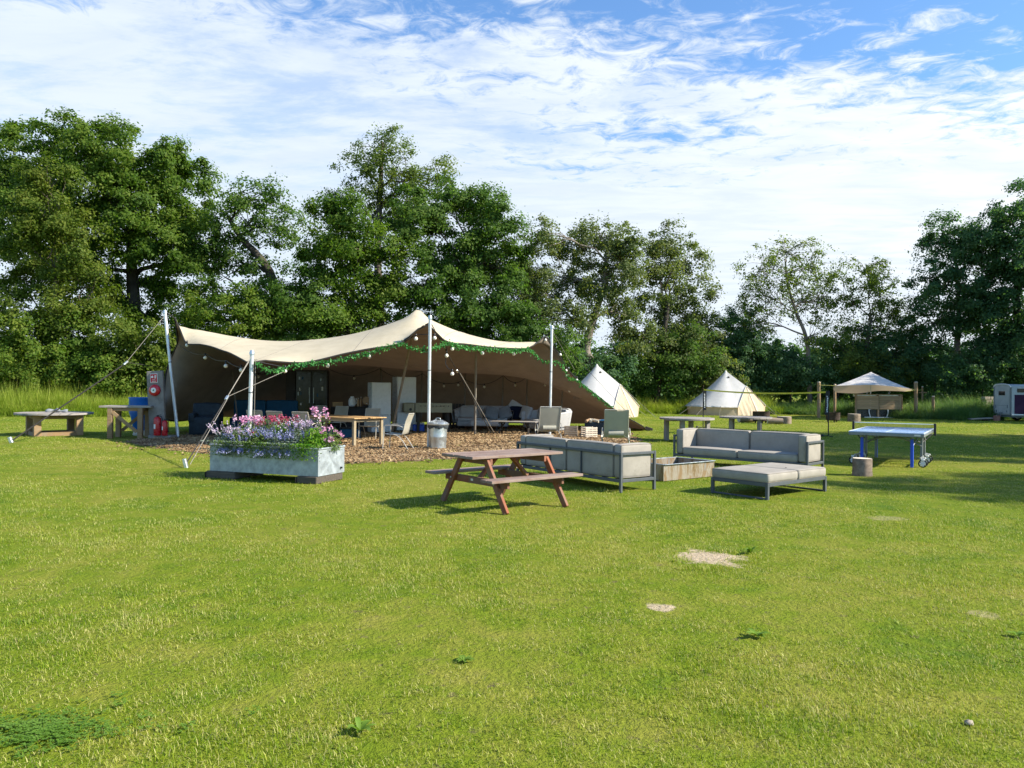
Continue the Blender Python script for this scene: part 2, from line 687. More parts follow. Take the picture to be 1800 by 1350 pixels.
plain('ropeyellow', (.50, .48, .12), .8)
plain('green', (.02, .20, .05), .5)
plain('paintwhite', (.80, .80, .78), .5, var=.03)
plain('bulbglass', (.80, .76, .66), .15, var=.02, spec=.6)
plain('ash', (.10, .095, .09), .98, bump=.8)
plain('planter', (.33, .365, .395), .5, metal=.35, var=.28, scale=7, bump=.06, bscale=40)
fabric('cushionpiping', (.22, .20, .175), var=.05)
fabric('cushionbeige', (.305, .280, .242), var=.09, stain=(.215, .198, .17), folds=2.6, bstr=.16)
fabric('cushiongrey', (.235, .235, .235), var=.08)
fabric('sling', (.36, .335, .27), var=.06)
fabric('slinggreen', (.42, .405, .335), var=.06, transl=.18, c_tr=(.5, .5, .4))
fabric('sofawhite', (.46, .455, .44), var=.06)
fabric('pillowgrey', (.22, .235, .25), var=.15)
fabric('pillownavy', (.008, .012, .03))
fabric('binbag', (.05, .06, .066), rough=.4, var=.3, folds=9, bstr=.8)
fabric('bellcloth', (.68, .67, .64), var=.06, transl=.22, c_tr=(.80, .62, .40), folds=2.0, bstr=.2)
fabric('belldoor', (.60, .50, .36), var=.08, transl=.25, c_tr=(.8, .55, .3), folds=5, bstr=.5)
fabric('canopycloth', (.74, .70, .67), var=.04, transl=.28, c_tr=(.7, .55, .4))

# stretch cloth: sand coloured outside, shade painted into the inner face as darker brown
m, t, b = new_mat('tentcloth')
oc = t.n.new('ShaderNodeTexCoord').outputs['Object']
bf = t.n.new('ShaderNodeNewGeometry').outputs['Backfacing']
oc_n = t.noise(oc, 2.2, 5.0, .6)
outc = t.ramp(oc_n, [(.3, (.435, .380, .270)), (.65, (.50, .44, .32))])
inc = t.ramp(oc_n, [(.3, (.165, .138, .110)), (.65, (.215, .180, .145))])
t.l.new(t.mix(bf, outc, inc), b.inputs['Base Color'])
b.inputs['Roughness'].default_value = .85
b.inputs['Specular IOR Level'].default_value = .15
bp = t.node('ShaderNodeBump', None, Strength=.3, Distance=.05)
t.l.new(t.math('ADD', t.noise(oc, .9, 4.0, .55, .8), t.math('MULTIPLY', t.noise(t.mapping(oc, (1.0, 5.0, 3.0), (0, 0, .6)), 1.2, 4.0, .6, 1.2), .45)), bp.inputs['Height'])
t.l.new(bp.outputs[0], b.inputs['Normal'])
tr = t.node('ShaderNodeBsdfTranslucent', None, Color=(.33, .20, .11))
mx = t.node('ShaderNodeMixShader', None, Fac=.05)
t.l.new(b.outputs[0], mx.inputs[1])
t.l.new(tr.outputs[0], mx.inputs[2])
t.l.new(mx.outputs[0], t.n['Material Output'].inputs[0])

# rusty-streaked steel for the fire pit
m, t, b = new_mat('pitsteel')
oc = t.n.new('ShaderNodeTexCoord').outputs['Object']
st = t.noise(t.mapping(oc, (2.4, 2.4, .7)), 1.5, 6.0, .72, .6)
col = t.ramp(st, [(.30, (.09, .060, .036)), (.43, (.22, .155, .080)), (.52, (.33, .30, .25)), (.60, (.24, .15, .065)), (.70, (.25, .235, .21))])
t.l.new(col, b.inputs['Base Color'])
b.inputs['Metallic'].default_value = .35
b.inputs['Roughness'].default_value = .5

leafy('leaf_oak', (.058, .116, .016), (.098, .170, .022), (.155, .212, .032), tr=.54, ctr=(1.15, 1.35, .55))
leafy('leaf_ivy', (.062, .106, .016), (.112, .166, .024), (.178, .208, .036), tr=.53, ctr=(1.15, 1.3, .55))
leafy('leaf_dark', (.058, .118, .024), (.088, .162, .030), (.138, .200, .040), tr=.54, ctr=(1.15, 1.35, .6))
leafy('leaf_ash', (.076, .124, .024), (.114, .170, .034), (.170, .212, .050), tr=.54)
leafy('leaf_willow', (.078, .118, .042), (.124, .168, .058), (.185, .205, .074), tr=.53)
leafy('leaf_teal', (.050, .118, .052), (.072, .156, .066), (.110, .188, .076), tr=.52)
leafy('leaf_bush', (.062, .128, .016), (.105, .180, .022), (.175, .220, .034), tr=.54)
leafy('leaf_twig', (.09, .065, .04), (.14, .10, .05), (.17, .14, .06), tr=.2)
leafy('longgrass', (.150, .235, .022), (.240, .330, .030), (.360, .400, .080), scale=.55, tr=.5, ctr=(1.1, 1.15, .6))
leafy('longgrassshade', (.060, .140, .040), (.095, .180, .055), (.150, .220, .080), scale=.55, tr=.42)  # meadow on the right: its shade mixed into a darker, bluer grass colour
leafy('garland', (.025, .14, .035), (.05, .22, .05), (.14, .36, .12), scale=3, tr=.3)
leafy('herb', (.07, .13, .04), (.13, .20, .06), (.22, .30, .08), scale=6, tr=.35)
leafy('herbgreen', (.05, .16, .015), (.12, .27, .02), (.25, .38, .04), scale=6, tr=.4)
leafy('herbgrey', (.10, .15, .12), (.16, .21, .18), (.26, .30, .26), scale=6, tr=.3)
leafy('flowerpink', (.50, .17, .34), (.64, .32, .48), (.76, .56, .66), scale=9, tr=.25, ctr=(1, 1, 1))
leafy('flowerred', (.30, .03, .07), (.42, .07, .13), (.50, .16, .22), scale=9, tr=.25, ctr=(1, 1, 1))
leafy('flowerblue', (.17, .17, .38), (.26, .27, .50), (.42, .44, .62), scale=9, tr=.25, ctr=(1, 1, 1))
leafy('flowerpale', (.50, .34, .52), (.62, .48, .64), (.74, .66, .74), scale=9, tr=.3, ctr=(1, 1, 1))
leafy('chips', (.10, .058, .030), (.25, .160, .082), (.47, .345, .195), scale=1.6, tr=.05, rough=.85)


# lawn: the same drift of colour serves the soil sheet and the blades that stand on it
SAND = [(G(1245, 980), .34, .36, 1.0), (G(1158, 1067), .10, .12, .9), (G(1560, 911), .30, .20, .30), (G(1730, 1080), .10, .12, .35)]
CHIPS_LIN = []


def lawn_colour(t, blades):
    gp = t.n.new('ShaderNodeNewGeometry').outputs['Position']
    p = t.mapping(gp, (1, 1, 0))
    a = t.noise(p, .16, 4.0, .6, .4)
    b_ = t.noise(p, .75, 5.0, .62, .6)
    c_ = t.noise(p, 3.1, 4.0, .62, .3)
    f = t.math('ADD', t.math('MULTIPLY', a, .34), t.math('ADD', t.math('MULTIPLY', b_, .36), t.math('MULTIPLY', c_, .34)))
    if blades:
        rn = t.node('ShaderNodeAttribute', {'attribute_name': 'rnd'}).outputs['Fac']
        f = t.math('ADD', f, t.math('MULTIPLY_ADD', rn, .30, -.15))
        col = t.ramp(f, [(.33, (.092, .190, .008)), (.46, (.186, .276, .010)), (.58, (.285, .335, .018)), (.72, (.46, .445, .11))])
        dry = t.smooth(t.math('ADD', t.noise(p, 1.6, 6.0, .7), t.math('MULTIPLY_ADD', rn, .36, -.18)), .56, .74, 0, .75)
        col = t.mix(dry, col, (.62, .56, .25))
    else:
        col = t.ramp(f, [(.36, (.066, .130, .008)), (.48, (.132, .180, .010)), (.60, (.20, .205, .030)), (.74, (.25, .215, .08))])
        col = t.mix(t.smooth(t.noise(p, 7.5, 5.0, .7), .57, .70, 0, .75), col, (.13, .10, .055))
    # one clump of clover, bluer than the turf
    return p, col


m, t, b = new_mat('lawn')
p, col = lawn_colour(t, False)
for (q, rx, ry, stg) in SAND:
    d = t.node('ShaderNodeVectorMath', {'operation': 'SUBTRACT'})
    t.l.new(p, d.inputs[0])
    d.inputs[1].default_value = (q.x, q.y, 0)
    d2 = t.mapping(d.outputs[0], (1 / rx, 1 / ry, 0))
    ln = t.node('ShaderNodeVectorMath', {'operation': 'LENGTH'})
    t.l.new(d2, ln.inputs[0])
    w_ = t.math('ADD', ln.outputs['Value'], t.math('MULTIPLY_ADD', t.noise(p, 4.6, 6.0, .68), 2.6, -1.3))
    sandc = t.ramp(t.noise(p, 26.0, 5.0, .7), [(.3, (.28, .21, .125)), (.6, (.52, .42, .29))])
    col = t.mix(t.smooth(w_, .70, 1.12, stg, 0), col, sandc)
t.l.new(col, b.inputs['Base Color'])
b.inputs['Roughness'].default_value = .95
b.inputs['Specular IOR Level'].default_value = .1
bp = t.node('ShaderNodeBump', None, Strength=.9, Distance=.04)
t.l.new(t.math('ADD', t.noise(p, 22.0, 4.0, .7), t.math('MULTIPLY', t.noise(p, 3.0, 3.0), .8)), bp.inputs['Height'])
t.l.new(bp.outputs[0], b.inputs['Normal'])

m, t, b = new_mat('grassblade')
p, col = lawn_colour(t, True)
t.l.new(col, b.inputs['Base Color'])
b.inputs['Roughness'].default_value = .55
b.inputs['Specular IOR Level'].default_value = .3
trn = t.node('ShaderNodeBsdfTranslucent', None, Color=t.mix(1.0, col, (1.15, 1.15, .7), 'MULTIPLY'))
mx = t.node('ShaderNodeMixShader', None, Fac=.42)
t.l.new(b.outputs[0], mx.inputs[1])
t.l.new(trn.outputs[0], mx.inputs[2])
t.l.new(mx.outputs[0], t.n['Material Output'].inputs[0])

leafy('clover', (.10, .21, .02), (.13, .25, .03), (.18, .30, .05), scale=4, tr=.4)
leafy('weed', (.14, .24, .03), (.18, .29, .04), (.26, .38, .08), scale=8, tr=.35)

m, t, b = new_mat('chipfloor')
gp = t.n.new('ShaderNodeNewGeometry').outputs['Position']
vo = t.node('ShaderNodeTexVoronoi', None, Scale=22.0)
t.l.new(gp, vo.inputs['Vector'])
col = t.ramp(t.noise(vo.outputs['Position'], 40.0, 1.0), [(.3, (.07, .045, .028)), (.5, (.22, .15, .085)), (.7, (.42, .31, .18))])
t.l.new(col, b.inputs['Base Color'])
b.inputs['Roughness'].default_value = .95
bp = t.node('ShaderNodeBump', None, Strength=.8, Distance=.03)
t.l.new(vo.outputs['Distance'], bp.inputs['Height'])
t.l.new(bp.outputs[0], b.inputs['Normal'])

# ------------------------------------------------------------------ ground
def ground_z(x, y):
    return 0.0


mb = MB()
xs = [-400, -150, -60, -30, -10, 0, 10, 30, 60, 150, 400]
ys = [-60, -10, 0, 5, 10, 20, 30, 40, 60, 120, 300, 700]
mb.grid([[(x, y, 0) for x in xs] for y in ys])
mb.f = [tuple(reversed(f)) for f in mb.f]
lawn = tag(mb.build('lawn', M['lawn']), kind='structure')

# wood-chip floor under the tent: a sheet with a ragged rim
CH = [(-10.7, 21.2), (-9.2, 19.6), (-7.4, 18.2), (-5.6, 16.5), (-3.6, 16.2), (-2.2, 16.9), (-1.2, 17.6), (.4, 18.8), (2.4, 20.4), (3.6, 22.5), (4.3, 25.5), (4.3, 30), (3.6, 33),
      (-3, 33.6), (-9.5, 32.5), (-11.2, 28), (-10.6, 24.4), (-11.2, 22)]


def ragged(poly, amp, n, seed):
    r_ = random.Random(seed)
    outp = []
    for i in range(len(poly)):
        a, b_ = Vector(poly[i]), Vector(poly[(i + 1) % len(poly)])
        nr = Vector((b_.y - a.y, a.x - b_.x)).normalized()
        for k in range(n):
            q = a.lerp(b_, k / n) + nr * r_.uniform(-amp, amp)
            outp.append((q.x, q.y))
    return outp


def inside(poly, x, y):
    x, y = np.asarray(x), np.asarray(y)
    res = np.zeros(x.shape, bool)
    n = len(poly)
    j = n - 1
    for i in range(n):
        xi, yi = poly[i]
        xj, yj = poly[j]
        with np.errstate(divide='ignore', invalid='ignore'):
            c = ((yi > y) != (yj > y)) & (x < (xj - xi) * (y - yi) / (yj - yi + 1e-12) + xi)
        res ^= c
        j = i
    return res


CHP = ragged(CH, .22, 7, 3)
mb = MB()
n = len(CHP)
mb.add([(x, y, .006) for x, y in CHP], [tuple(range(n))])
me = mb.mesh('woodchip_floor', M['chipfloor'])
if me.polygons[0].normal.z < 0:
    me.flip_normals()
tag(link('woodchip_floor', me), kind='structure')


# ------------------------------------------------------------------ scatter: tufts and points in one mesh, set out by geometry nodes
def scatter(name, variants, pts, rots, scls, which, m, kind='stuff', parent=None):
    """variants: list of (verts[k,nper,3], rnd); pts (N,3)"""
    K = len(variants)
    V, knd, rn, loops, lstart, ltot = [], [], [], [], [], []
    base = 0
    for k, (pv, pr) in enumerate(variants):
        for poly, r_ in zip(pv, pr):
            q = len(poly)
            V.append(poly)
            knd.append(np.full(q, k + 1))
            rn.append(np.full(q, r_))
            lstart.append(base)
            ltot.append(q)
            base += q
    nv = base
    V = np.concatenate(V + [np.asarray(pts)]).astype(np.float32)
    N_ = len(pts)
    knd = np.concatenate(knd + [-(np.asarray(which) + 1)]).astype(np.int32)
    rn = np.concatenate(rn + [np.zeros(N_)]).astype(np.float32)
    rot = np.zeros((nv + N_, 3), np.float32)
    rot[nv:] = rots
    scl = np.ones((nv + N_, 3), np.float32)
    scl[nv:] = scls
    me = bpy.data.meshes.new(name)
    me.vertices.add(nv + N_)
    me.vertices.foreach_set('co', V.ravel())
    me.loops.add(nv)
    me.loops.foreach_set('vertex_index', np.arange(nv, dtype=np.int32))
    me.polygons.add(len(lstart))
    me.polygons.foreach_set('loop_start', np.array(lstart, np.int32))
    for an, ty, dat, key in (('knd', 'INT', knd, 'value'), ('rnd', 'FLOAT', rn, 'value'),
                             ('rot', 'FLOAT_VECTOR', rot.ravel(), 'vector'), ('scl', 'FLOAT_VECTOR', scl.ravel(), 'vector')):
        a = me.attributes.new(an, ty, 'POINT')
        a.data.foreach_set(key, dat)
    me.materials.append(m)
    me.update(calc_edges=True)
    o = link(name, me, parent)
    ng = bpy.data.node_groups.new(name, 'GeometryNodeTree')
    ng.interface.new_socket('Geometry', in_out='INPUT', socket_type='NodeSocketGeometry')
    ng.interface.new_socket('Geometry', in_out='OUTPUT', socket_type='NodeSocketGeometry')
    gi, go = ng.nodes.new('NodeGroupInput'), ng.nodes.new('NodeGroupOutput')

    def attr(nm, ty):
        nd = ng.nodes.new('GeometryNodeInputNamedAttribute')
        nd.data_type = ty
        nd.inputs[0].default_value = nm
        return nd.outputs['Attribute']
    kn, ro, sc_ = attr('knd', 'INT'), attr('rot', 'FLOAT_VECTOR'), attr('scl', 'FLOAT_VECTOR')
    er = ng.nodes.new('FunctionNodeEulerToRotation')
    ng.links.new(ro, er.inputs[0])
    jn = ng.nodes.new('GeometryNodeJoinGeometry')

    def pick(val):
        cp = ng.nodes.new('FunctionNodeCompare')
        cp.data_type = 'INT'
        cp.operation = 'EQUAL'
        ng.links.new(kn, cp.inputs[2])
        cp.inputs[3].default_value = val
        sg = ng.nodes.new('GeometryNodeSeparateGeometry')
        sg.domain = 'POINT'
        ng.links.new(gi.outputs[0], sg.inputs[0])
        ng.links.new(cp.outputs[0], sg.inputs[1])
        return sg.outputs[0]
    for k in range(K):
        io = ng.nodes.new('GeometryNodeInstanceOnPoints')
        ng.links.new(pick(-(k + 1)), io.inputs['Points'])
        ng.links.new(pick(k + 1), io.inputs['Instance'])
        ng.links.new(er.outputs[0], io.inputs['Rotation'])
        ng.links.new(sc_, io.inputs['Scale'])
        ng.links.new(io.outputs[0], jn.inputs[0])
    ng.links.new(jn.outputs[0], go.inputs[0])
    md = o.modifiers.new('scatter', 'NODES')
    md.node_group = ng
    return tag(o, kind=kind)


def tuft(nb, rad, h, w, lean, seed, bend=.5, straw=0.0):
    r_ = np.random.default_rng(seed)
    polys, rn = [], []
    for i in range(nb):
        a = r_.uniform(0, 2 * PI)
        d = rad * math.sqrt(r_.uniform())
        b0 = np.array([d * math.cos(a), d * math.sin(a), -.004])
        a2 = r_.uniform(0, 2 * PI)
        dr = np.array([math.cos(a2), math.sin(a2), 0])
        sd_ = np.array([-dr[1], dr[0], 0]) * w * r_.uniform(.6, 1.2) / 2
        L = h * r_.uniform(.45, 1.15)
        l1 = lean * r_.uniform(.2, 1.0)
        p1 = b0 + dr * L * .5 * math.sin(l1) + np.array([0, 0, L * .5 * math.cos(l1)])
        l2 = l1 + bend * r_.uniform(.2, 1.4)
        p2 = p1 + dr * L * .5 * math.sin(l2) + np.array([0, 0, L * .5 * math.cos(l2)])
        k = r_.uniform()
        if r_.uniform() < straw:
            k = r_.uniform(1.2, 1.9)
            sd_ = sd_ * .8
        polys.append(np.array([b0 - sd_, b0 + sd_, p1 + sd_ * .8, p1 - sd_ * .8]))
        rn.append(k)
        polys.append(np.array([p1 - sd_ * .8, p1 + sd_ * .8, p2]))
        rn.append(k + .12)
    return polys, rn


def sand_free(x, y):
    ok = np.ones(len(x), bool)
    for (q, rx, ry, stg) in SAND:
        wob = .22 * np.sin(x * 23 + y * 11) + .18 * np.sin(y * 37 - x * 17)
        ok &= (((x - q.x) / rx) ** 2 + ((y - q.y) / ry) ** 2 > (1 + 1.5 * wob)) | (rng.uniform(size=len(x)) < .06 + .5 * (1 - stg))
    return ok


# lawn grass: dense near the lens, sparser with distance
X, Y, SCL = [], [], []
for y0, y1, dens, sc_ in ((2.6, 5, 430, .95), (5, 8, 300, 1.0), (8, 12, 170, 1.15), (12, 18, 85, 1.45), (18, 28, 34, 2.0), (28, 52, 9, 2.9)):
    area = .72 * (y1 ** 2 - y0 ** 2) + 2 * (y1 - y0)
    n = int(area * dens)
    yy = np.sqrt(rng.uniform(y0 ** 2, y1 ** 2, n))
    xx = rng.uniform(-1, 1, n) * (.72 * yy + 1)
    X.append(xx)
    Y.append(yy)
    SCL.append(np.full(n, sc_) * rng.uniform(.75, 1.25, n))
X, Y, SCL = map(np.concatenate, (X, Y, SCL))
# worn thin and grown rank in drifting patches
wear = np.sin(X * 1.3 + 1.1 * np.sin(Y * .9)) * np.sin(Y * 1.7 + 1.3 * np.sin(X * .8)) + .5 * np.sin(X * 4.1 + Y * 3.3) * np.sin(Y * 5.2 - X * 2.7)
# small worn spots where the soil shows
sx_, sy_ = rng.uniform(-9, 9, 700), 2.8 + 12 * rng.uniform(0, 1, 700) ** 1.2
sr_ = rng.uniform(.025, .10, 700)
bare = np.zeros(len(X), bool)
near_ = np.where(Y < 15)[0]
for a_, b_, c_ in zip(sx_, sy_, sr_):
    bare[near_] |= ((X[near_] - a_) / 1.5) ** 2 + (Y[near_] - b_) ** 2 < c_ * c_
bare &= rng.uniform(size=len(X)) < .8
keep = sand_free(X, Y) & ~bare & ~(inside(CH, X, Y) & (rng.uniform(size=len(X)) > .10)) & (rng.uniform(size=len(X)) < .68 + .50 * wear + .25 * np.sin(X * 9.7 + 2 * np.sin(Y * 6.1)) * np.sin(Y * 11.3 + 2 * np.sin(X * 7.7)))
X, Y, SCL, wear = X[keep], Y[keep], SCL[keep], wear[keep]
n = len(X)
which = rng.choice(5, n, p=[.29, .26, .22, .15, .08])
hs = np.clip(.80 + .22 * wear, .5, 1.3) * np.where(Y > 12, .75, 1.0)
scl = np.stack([SCL, SCL, SCL * hs], 1)
rots = np.stack([rng.uniform(-.15, .15, n), rng.uniform(-.15, .15, n), rng.uniform(0, 2 * PI, n)], 1)
variants = [tuft(26, .075, .034, .0038, .75, 11, .7, .06), tuft(24, .08, .028, .0040, 1.0, 12, .8, .12), tuft(22, .085, .040, .0034, .60, 13, .7, .05),
            tuft(11, .075, .068, .0027, .75, 14, 1.1, .30), tuft(14, .05, .050, .0055, 1.1, 15, .5, .04)]
# rank tufts round the rim of the bare patch
q = SAND[0][0]
a = rng.uniform(0, 2 * PI, 90)
rr_ = rng.uniform(.95, 1.35, 90) * (1 + .22 * np.sin(3 * a + 1) + .15 * np.sin(5 * a))
X = np.concatenate([X, q.x + .36 * rr_ * np.cos(a)])
Y = np.concatenate([Y, q.y + .38 * rr_ * np.sin(a)])
k_ = rng.uniform(.9, 1.6, 90)
scl = np.concatenate([scl, np.stack([k_, k_, k_ * 1.3], 1)])
rots = np.concatenate([rots, np.stack([k_ * 0, k_ * 0, a], 1)])
which = np.concatenate([which, rng.integers(0, 3, 90)])
n = len(X)
scatter('lawn_grass', variants, np.stack([X, Y, np.full(n, .0)], 1), rots, scl, which, M['grassblade'])

# a darker clump of clover in the near corner
n = 240
a = rng.uniform(0, 2 * PI, n)
d = np.abs(rng.normal(0, .55, n))
cpos = G(90, 1290)
xx = cpos.x + .42 * d * np.cos(a) * (1 + .3 * np.sin(3 * a))
yy = cpos.y + .26 * d * np.sin(a)
vs = []
for k in range(3):
    r_ = np.random.default_rng(40 + k)
    pol, rn = [], []
    for i in range(9):
        c0 = np.array([r_.uniform(-.03, .03), r_.uniform(-.03, .03), r_.uniform(.010, .024)])
        aa = r_.uniform(0, 2 * PI)
        for j in range(3):
            b_ = aa + j * 2.09
            dr = np.array([math.cos(b_), math.sin(b_), r_.uniform(-.1, .3)]) * .010
            sd_ = np.array([-math.sin(b_), math.cos(b_), 0]) * .005
            pol.append(np.array([c0, c0 + dr * .6 + sd_, c0 + dr, c0 + dr * .6 - sd_]))
            rn.append(r_.uniform())
    vs.append((pol, rn))
scatter('clover', vs, np.stack([xx, yy, np.zeros(n)], 1), np.stack([np.zeros(n), np.zeros(n), rng.uniform(0, 6.28, n)], 1),
        np.repeat(rng.uniform(.8, 1.4, n)[:, None], 3, 1), rng.integers(0, 3, n), M['clover'])

# wood chips lying on the floor and strayed into the grass
n = 60000
xx = rng.uniform(-11.5, 4.6, n)
yy = 15.6 + 18 * rng.uniform(0, 1, n) ** 1.5
ins = inside(CHP, xx, yy)
stray = rng.uniform(size=n) < .07
keep = ins | (stray & inside([(x * 1.06 + .2, y - .6) for x, y in CH], xx, yy))
xx, yy = xx[keep], yy[keep]
n = len(xx)
vs = []
for k in range(5):
    r_ = np.random.default_rng(60 + k)
    L, w_, h_ = r_.uniform(.028, .05), r_.uniform(.010, .022), r_.uniform(.004, .009)
    c8 = np.array([[sx * L * r_.uniform(.7, 1.1), sy * w_ * r_.uniform(.6, 1.1), sz * h_] for sx in (-1, 1) for sy in (-1, 1) for sz in (-1, 1)])
    fs = [(0, 1, 3, 2), (4, 6, 7, 5), (0, 4, 5, 1), (2, 3, 7, 6), (1, 5, 7, 3)]
    kk = k / 5 + .1
    vs.append(([c8[list(f)] for f in fs], [kk] * 5))
scatter('wood_chips', vs, np.stack([xx, yy, rng.uniform(.008, .035, n)], 1),
        np.stack([rng.uniform(-.5, .5, n), rng.uniform(-.5, .5, n), rng.uniform(0, 6.28, n)], 1),
        np.repeat((rng.uniform(.5, 1.15, n) * np.where(yy > 22, 1.25, 1.0))[:, None], 3, 1), rng.integers(0, 5, n), M['chips'])


# tall meadow grass behind the field
def field_edge(x):
    return np.interp(x, [-60, -22, -12, 2, 10, 18, 22, 24, 27, 32], [36, 37.5, 39, 48, 51.5, 52.5, 52, 46, 44.5, 47.5])


def meadow(name, x0, x1, n, m, seed, hmul):
    r_ = np.random.default_rng(seed)
    xx = r_.uniform(x0, x1, n)
    d = r_.uniform(0, 1, n) ** 1.3 * 7
    yy = field_edge(xx) + d + .3 * np.sin(xx * 2.1) + r_.normal(0, .15, n)
    hh = hmul * (.75 + .25 * np.sin(xx * .7) * np.sin(xx * .23 + 1)) * r_.uniform(.7, 1.15, n) * np.clip(.45 + d * .5, 0, 1)
    vs = [tuft(46, .34, 1.25, .026, .28, seed + 1, .5), tuft(40, .30, 1.05, .022, .4, seed + 2, .7), tuft(34, .36, 1.45, .020, .2, seed + 3, .45)]
    scl = np.stack([np.ones(n), np.ones(n), hh], 1)
    rots = np.stack([r_.uniform(-.1, .1, n), r_.uniform(-.1, .1, n), r_.uniform(0, 6.28, n)], 1)
    return scatter(name, vs, np.stack([xx, yy, np.zeros(n)], 1), rots, scl, r_.integers(0, 3, n), m)


meadow('meadow_grass', -36, 19, 4200, M['longgrass'], 200, 1.32)
meadow('meadow_grass', 17.5, 36, 2400, M['longgrassshade'], 210, 1.15)

# ------------------------------------------------------------------ stretch tent
def resample(pts, n):
    pts = [np.array(p, float) for p in pts]
    d = [0]
    for i in range(1, len(pts)):
        d.append(d[-1] + np.linalg.norm(pts[i] - pts[i - 1]))
    d = np.array(d) / d[-1]
    A = np.array(pts)
    s = np.linspace(0, 1, n)
    return np.stack([np.interp(s, d, A[:, k]) for k in range(3)], 1)


cpt = G(753, 787)                                     # foot of the centre pole
HEM = [P(308, 560, 24.0), P(317, 580, 23.6), P(328, 604, 23.0), P(348, 605, 22.6), P(370, 609, 22), P(390, 616, 21.2), P(405, 621, 20.6), P(424, 631, 19.8),
       P(439, 638, 19.1), P(460, 633.5, 19.3), P(490, 636, 19.6), P(530, 638, 19.8), P(560, 633, 19.9), P(600, 623, 20.1), P(650, 613, 20.3),
       P(700, 605, 20.6), P(722, 590, 20.7), P(748, 570, 20.75), P(766, 584, 20.9), P(786, 601, 21.3), P(820, 605, 22.2), P(860, 610, 23.2), P(900, 612.5, 24.0),
       P(928, 612, 24.6), P(946, 601, 25.0), P(959, 590, 25.4)]
MU, NV = 110, 66
A_side = np.array([list(p) for p in spline(HEM, 6)])
A_side = resample(A_side, MU)
D_side = resample([list(p) for p in spline([P(308, 560, 24.0), P(311, 585, 24.5), P(312, 604, 24.9), P(302, 627, 25.2), P(293, 652, 25.4), P(289, 690, 25.5),
                                            P(291, 738, 25.7), Vector((-12.2, 31.3, .35))], 6)], NV)
stake_r = G(1135, 757)
B_side = resample([list(p) for p in spline([P(959, 590, 25.4), P(972, 607, 25.9), P(985, 628, 26.4), P(1003, 655, 27.0), P(1026, 677, 27.8), P(1055, 699, 28.6),
                                            P(1090, 727, 29.4), stake_r + Vector((0, 0, .05)), Vector((4.2, 33.6, .1))], 6)], NV)
C_side = resample([(-12.2, 31.3, .35), (-10.8, 32.6, .22), (-6, 33.2, .12), (0, 33.4, .1), (4.2, 33.6, .1)], MU)
S_ = np.zeros((NV, MU, 3))
for j in range(NV):
    v = j / (NV - 1)
    for i in range(MU):
        u = i / (MU - 1)
        S_[j, i] = ((1 - v) * A_side[i] + v * C_side[i] + (1 - u) * D_side[j] + u * B_side[j]
                    - ((1 - u) * (1 - v) * A_side[0] + u * (1 - v) * A_side[-1] + (1 - u) * v * C_side[0] + u * v * C_side[-1]))
EAVE = [P(406, 634, 28.0), P(520, 643, 30.2), P(600, 642, 31.2), P(668, 633, 31.5), P(742, 643, 31.8), P(820, 648, 31.8), P(885, 646, 31.6), P(927, 646, 31.2), P(990, 659, 30.4)]
RIDGE = [P(310, 562, 24.2), P(345, 573, 24.6), P(400, 588, 25), P(450, 597, 25), P(520, 599, 24.5), P(600, 590, 24), P(650, 578, 23.4), P(695, 562, 22.9),
         P(718, 551, 22.6), P(735, 544, 22.4), P(750, 553, 22.6), P(790, 577, 23.6), P(820, 588, 24.6), P(838, 591, 25.0), P(870, 599, 25.3), P(920, 601, 25.6), P(955, 594, 25.6)]
pin = np.zeros((NV, MU), bool)
pin[0, :] = pin[-1, :] = True
pin[:, 0] = pin[:, -1] = True
pts_all = []
for poly in (spline(RIDGE, 10), spline(EAVE, 10)):
    pts_all += [np.array(p) for p in poly]
XY = S_[:, :, :2].copy()
for p in pts_all:
    d = ((XY - p[:2]) ** 2).sum(2)
    d[0, :] = d[-1, :] = 1e9
    d[:, 0] = d[:, -1] = 1e9
    j, i = np.unravel_index(np.argmin(d), d.shape)
    if not pin[j, i]:
        S_[j, i] = p
        pin[j, i] = True


def relax(S, mask, it):
    for _ in range(it):
        avg = (S[:-2, 1:-1] + S[2:, 1:-1] + S[1:-1, :-2] + S[1:-1, 2:]) / 4
        Q = S.copy()
        Q[1:-1, 1:-1] = avg
        Q[mask] = S[mask]
        S = Q
    return S


S_ = relax(S_, pin, 900)
edge_pin = np.zeros_like(pin)
edge_pin[0, :] = edge_pin[-1, :] = True
edge_pin[:, 0] = edge_pin[:, -1] = True
pk = np.array(P(735, 544, 22.4))
S2 = relax(S_, edge_pin, 7)
wgt = np.exp(-((S_[:, :, :2] - pk[:2]) ** 2).sum(2) / .12)[..., None]
S_ = S2 * (1 - wgt) + S_ * wgt

tent = thing('stretch_tent', 'large sand coloured stretch tent on metal poles, open towards the lawn', 'tent', (-3.5, 26, 0))
TO = Vector((-3.5, 26, 0))
mb = MB()
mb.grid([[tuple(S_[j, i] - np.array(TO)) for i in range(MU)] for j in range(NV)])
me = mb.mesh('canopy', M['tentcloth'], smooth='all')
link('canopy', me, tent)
# dark webbing sewn round the rim
for i_ in (24, 41, 58, 76, 92):
    MB().tube([Vector(S_[j, i_]) - TO + Vector((0, 0, .004)) for j in range(0, 46)], .007, 4).build('seam', M['ropegrey'], tent, smooth=True)
rim = [Vector(p) - TO for p in list(A_side[::2]) + list(B_side[1::2])]
MB().tube(rim, .022, 5).build('rim_webbing', M['webbing'], tent, smooth=True)
lrim = [Vector(p) - TO for p in D_side[:52:2]]
MB().tube(lrim, .03, 5).build('rim_webbing', M['webbing'], tent, smooth=True)


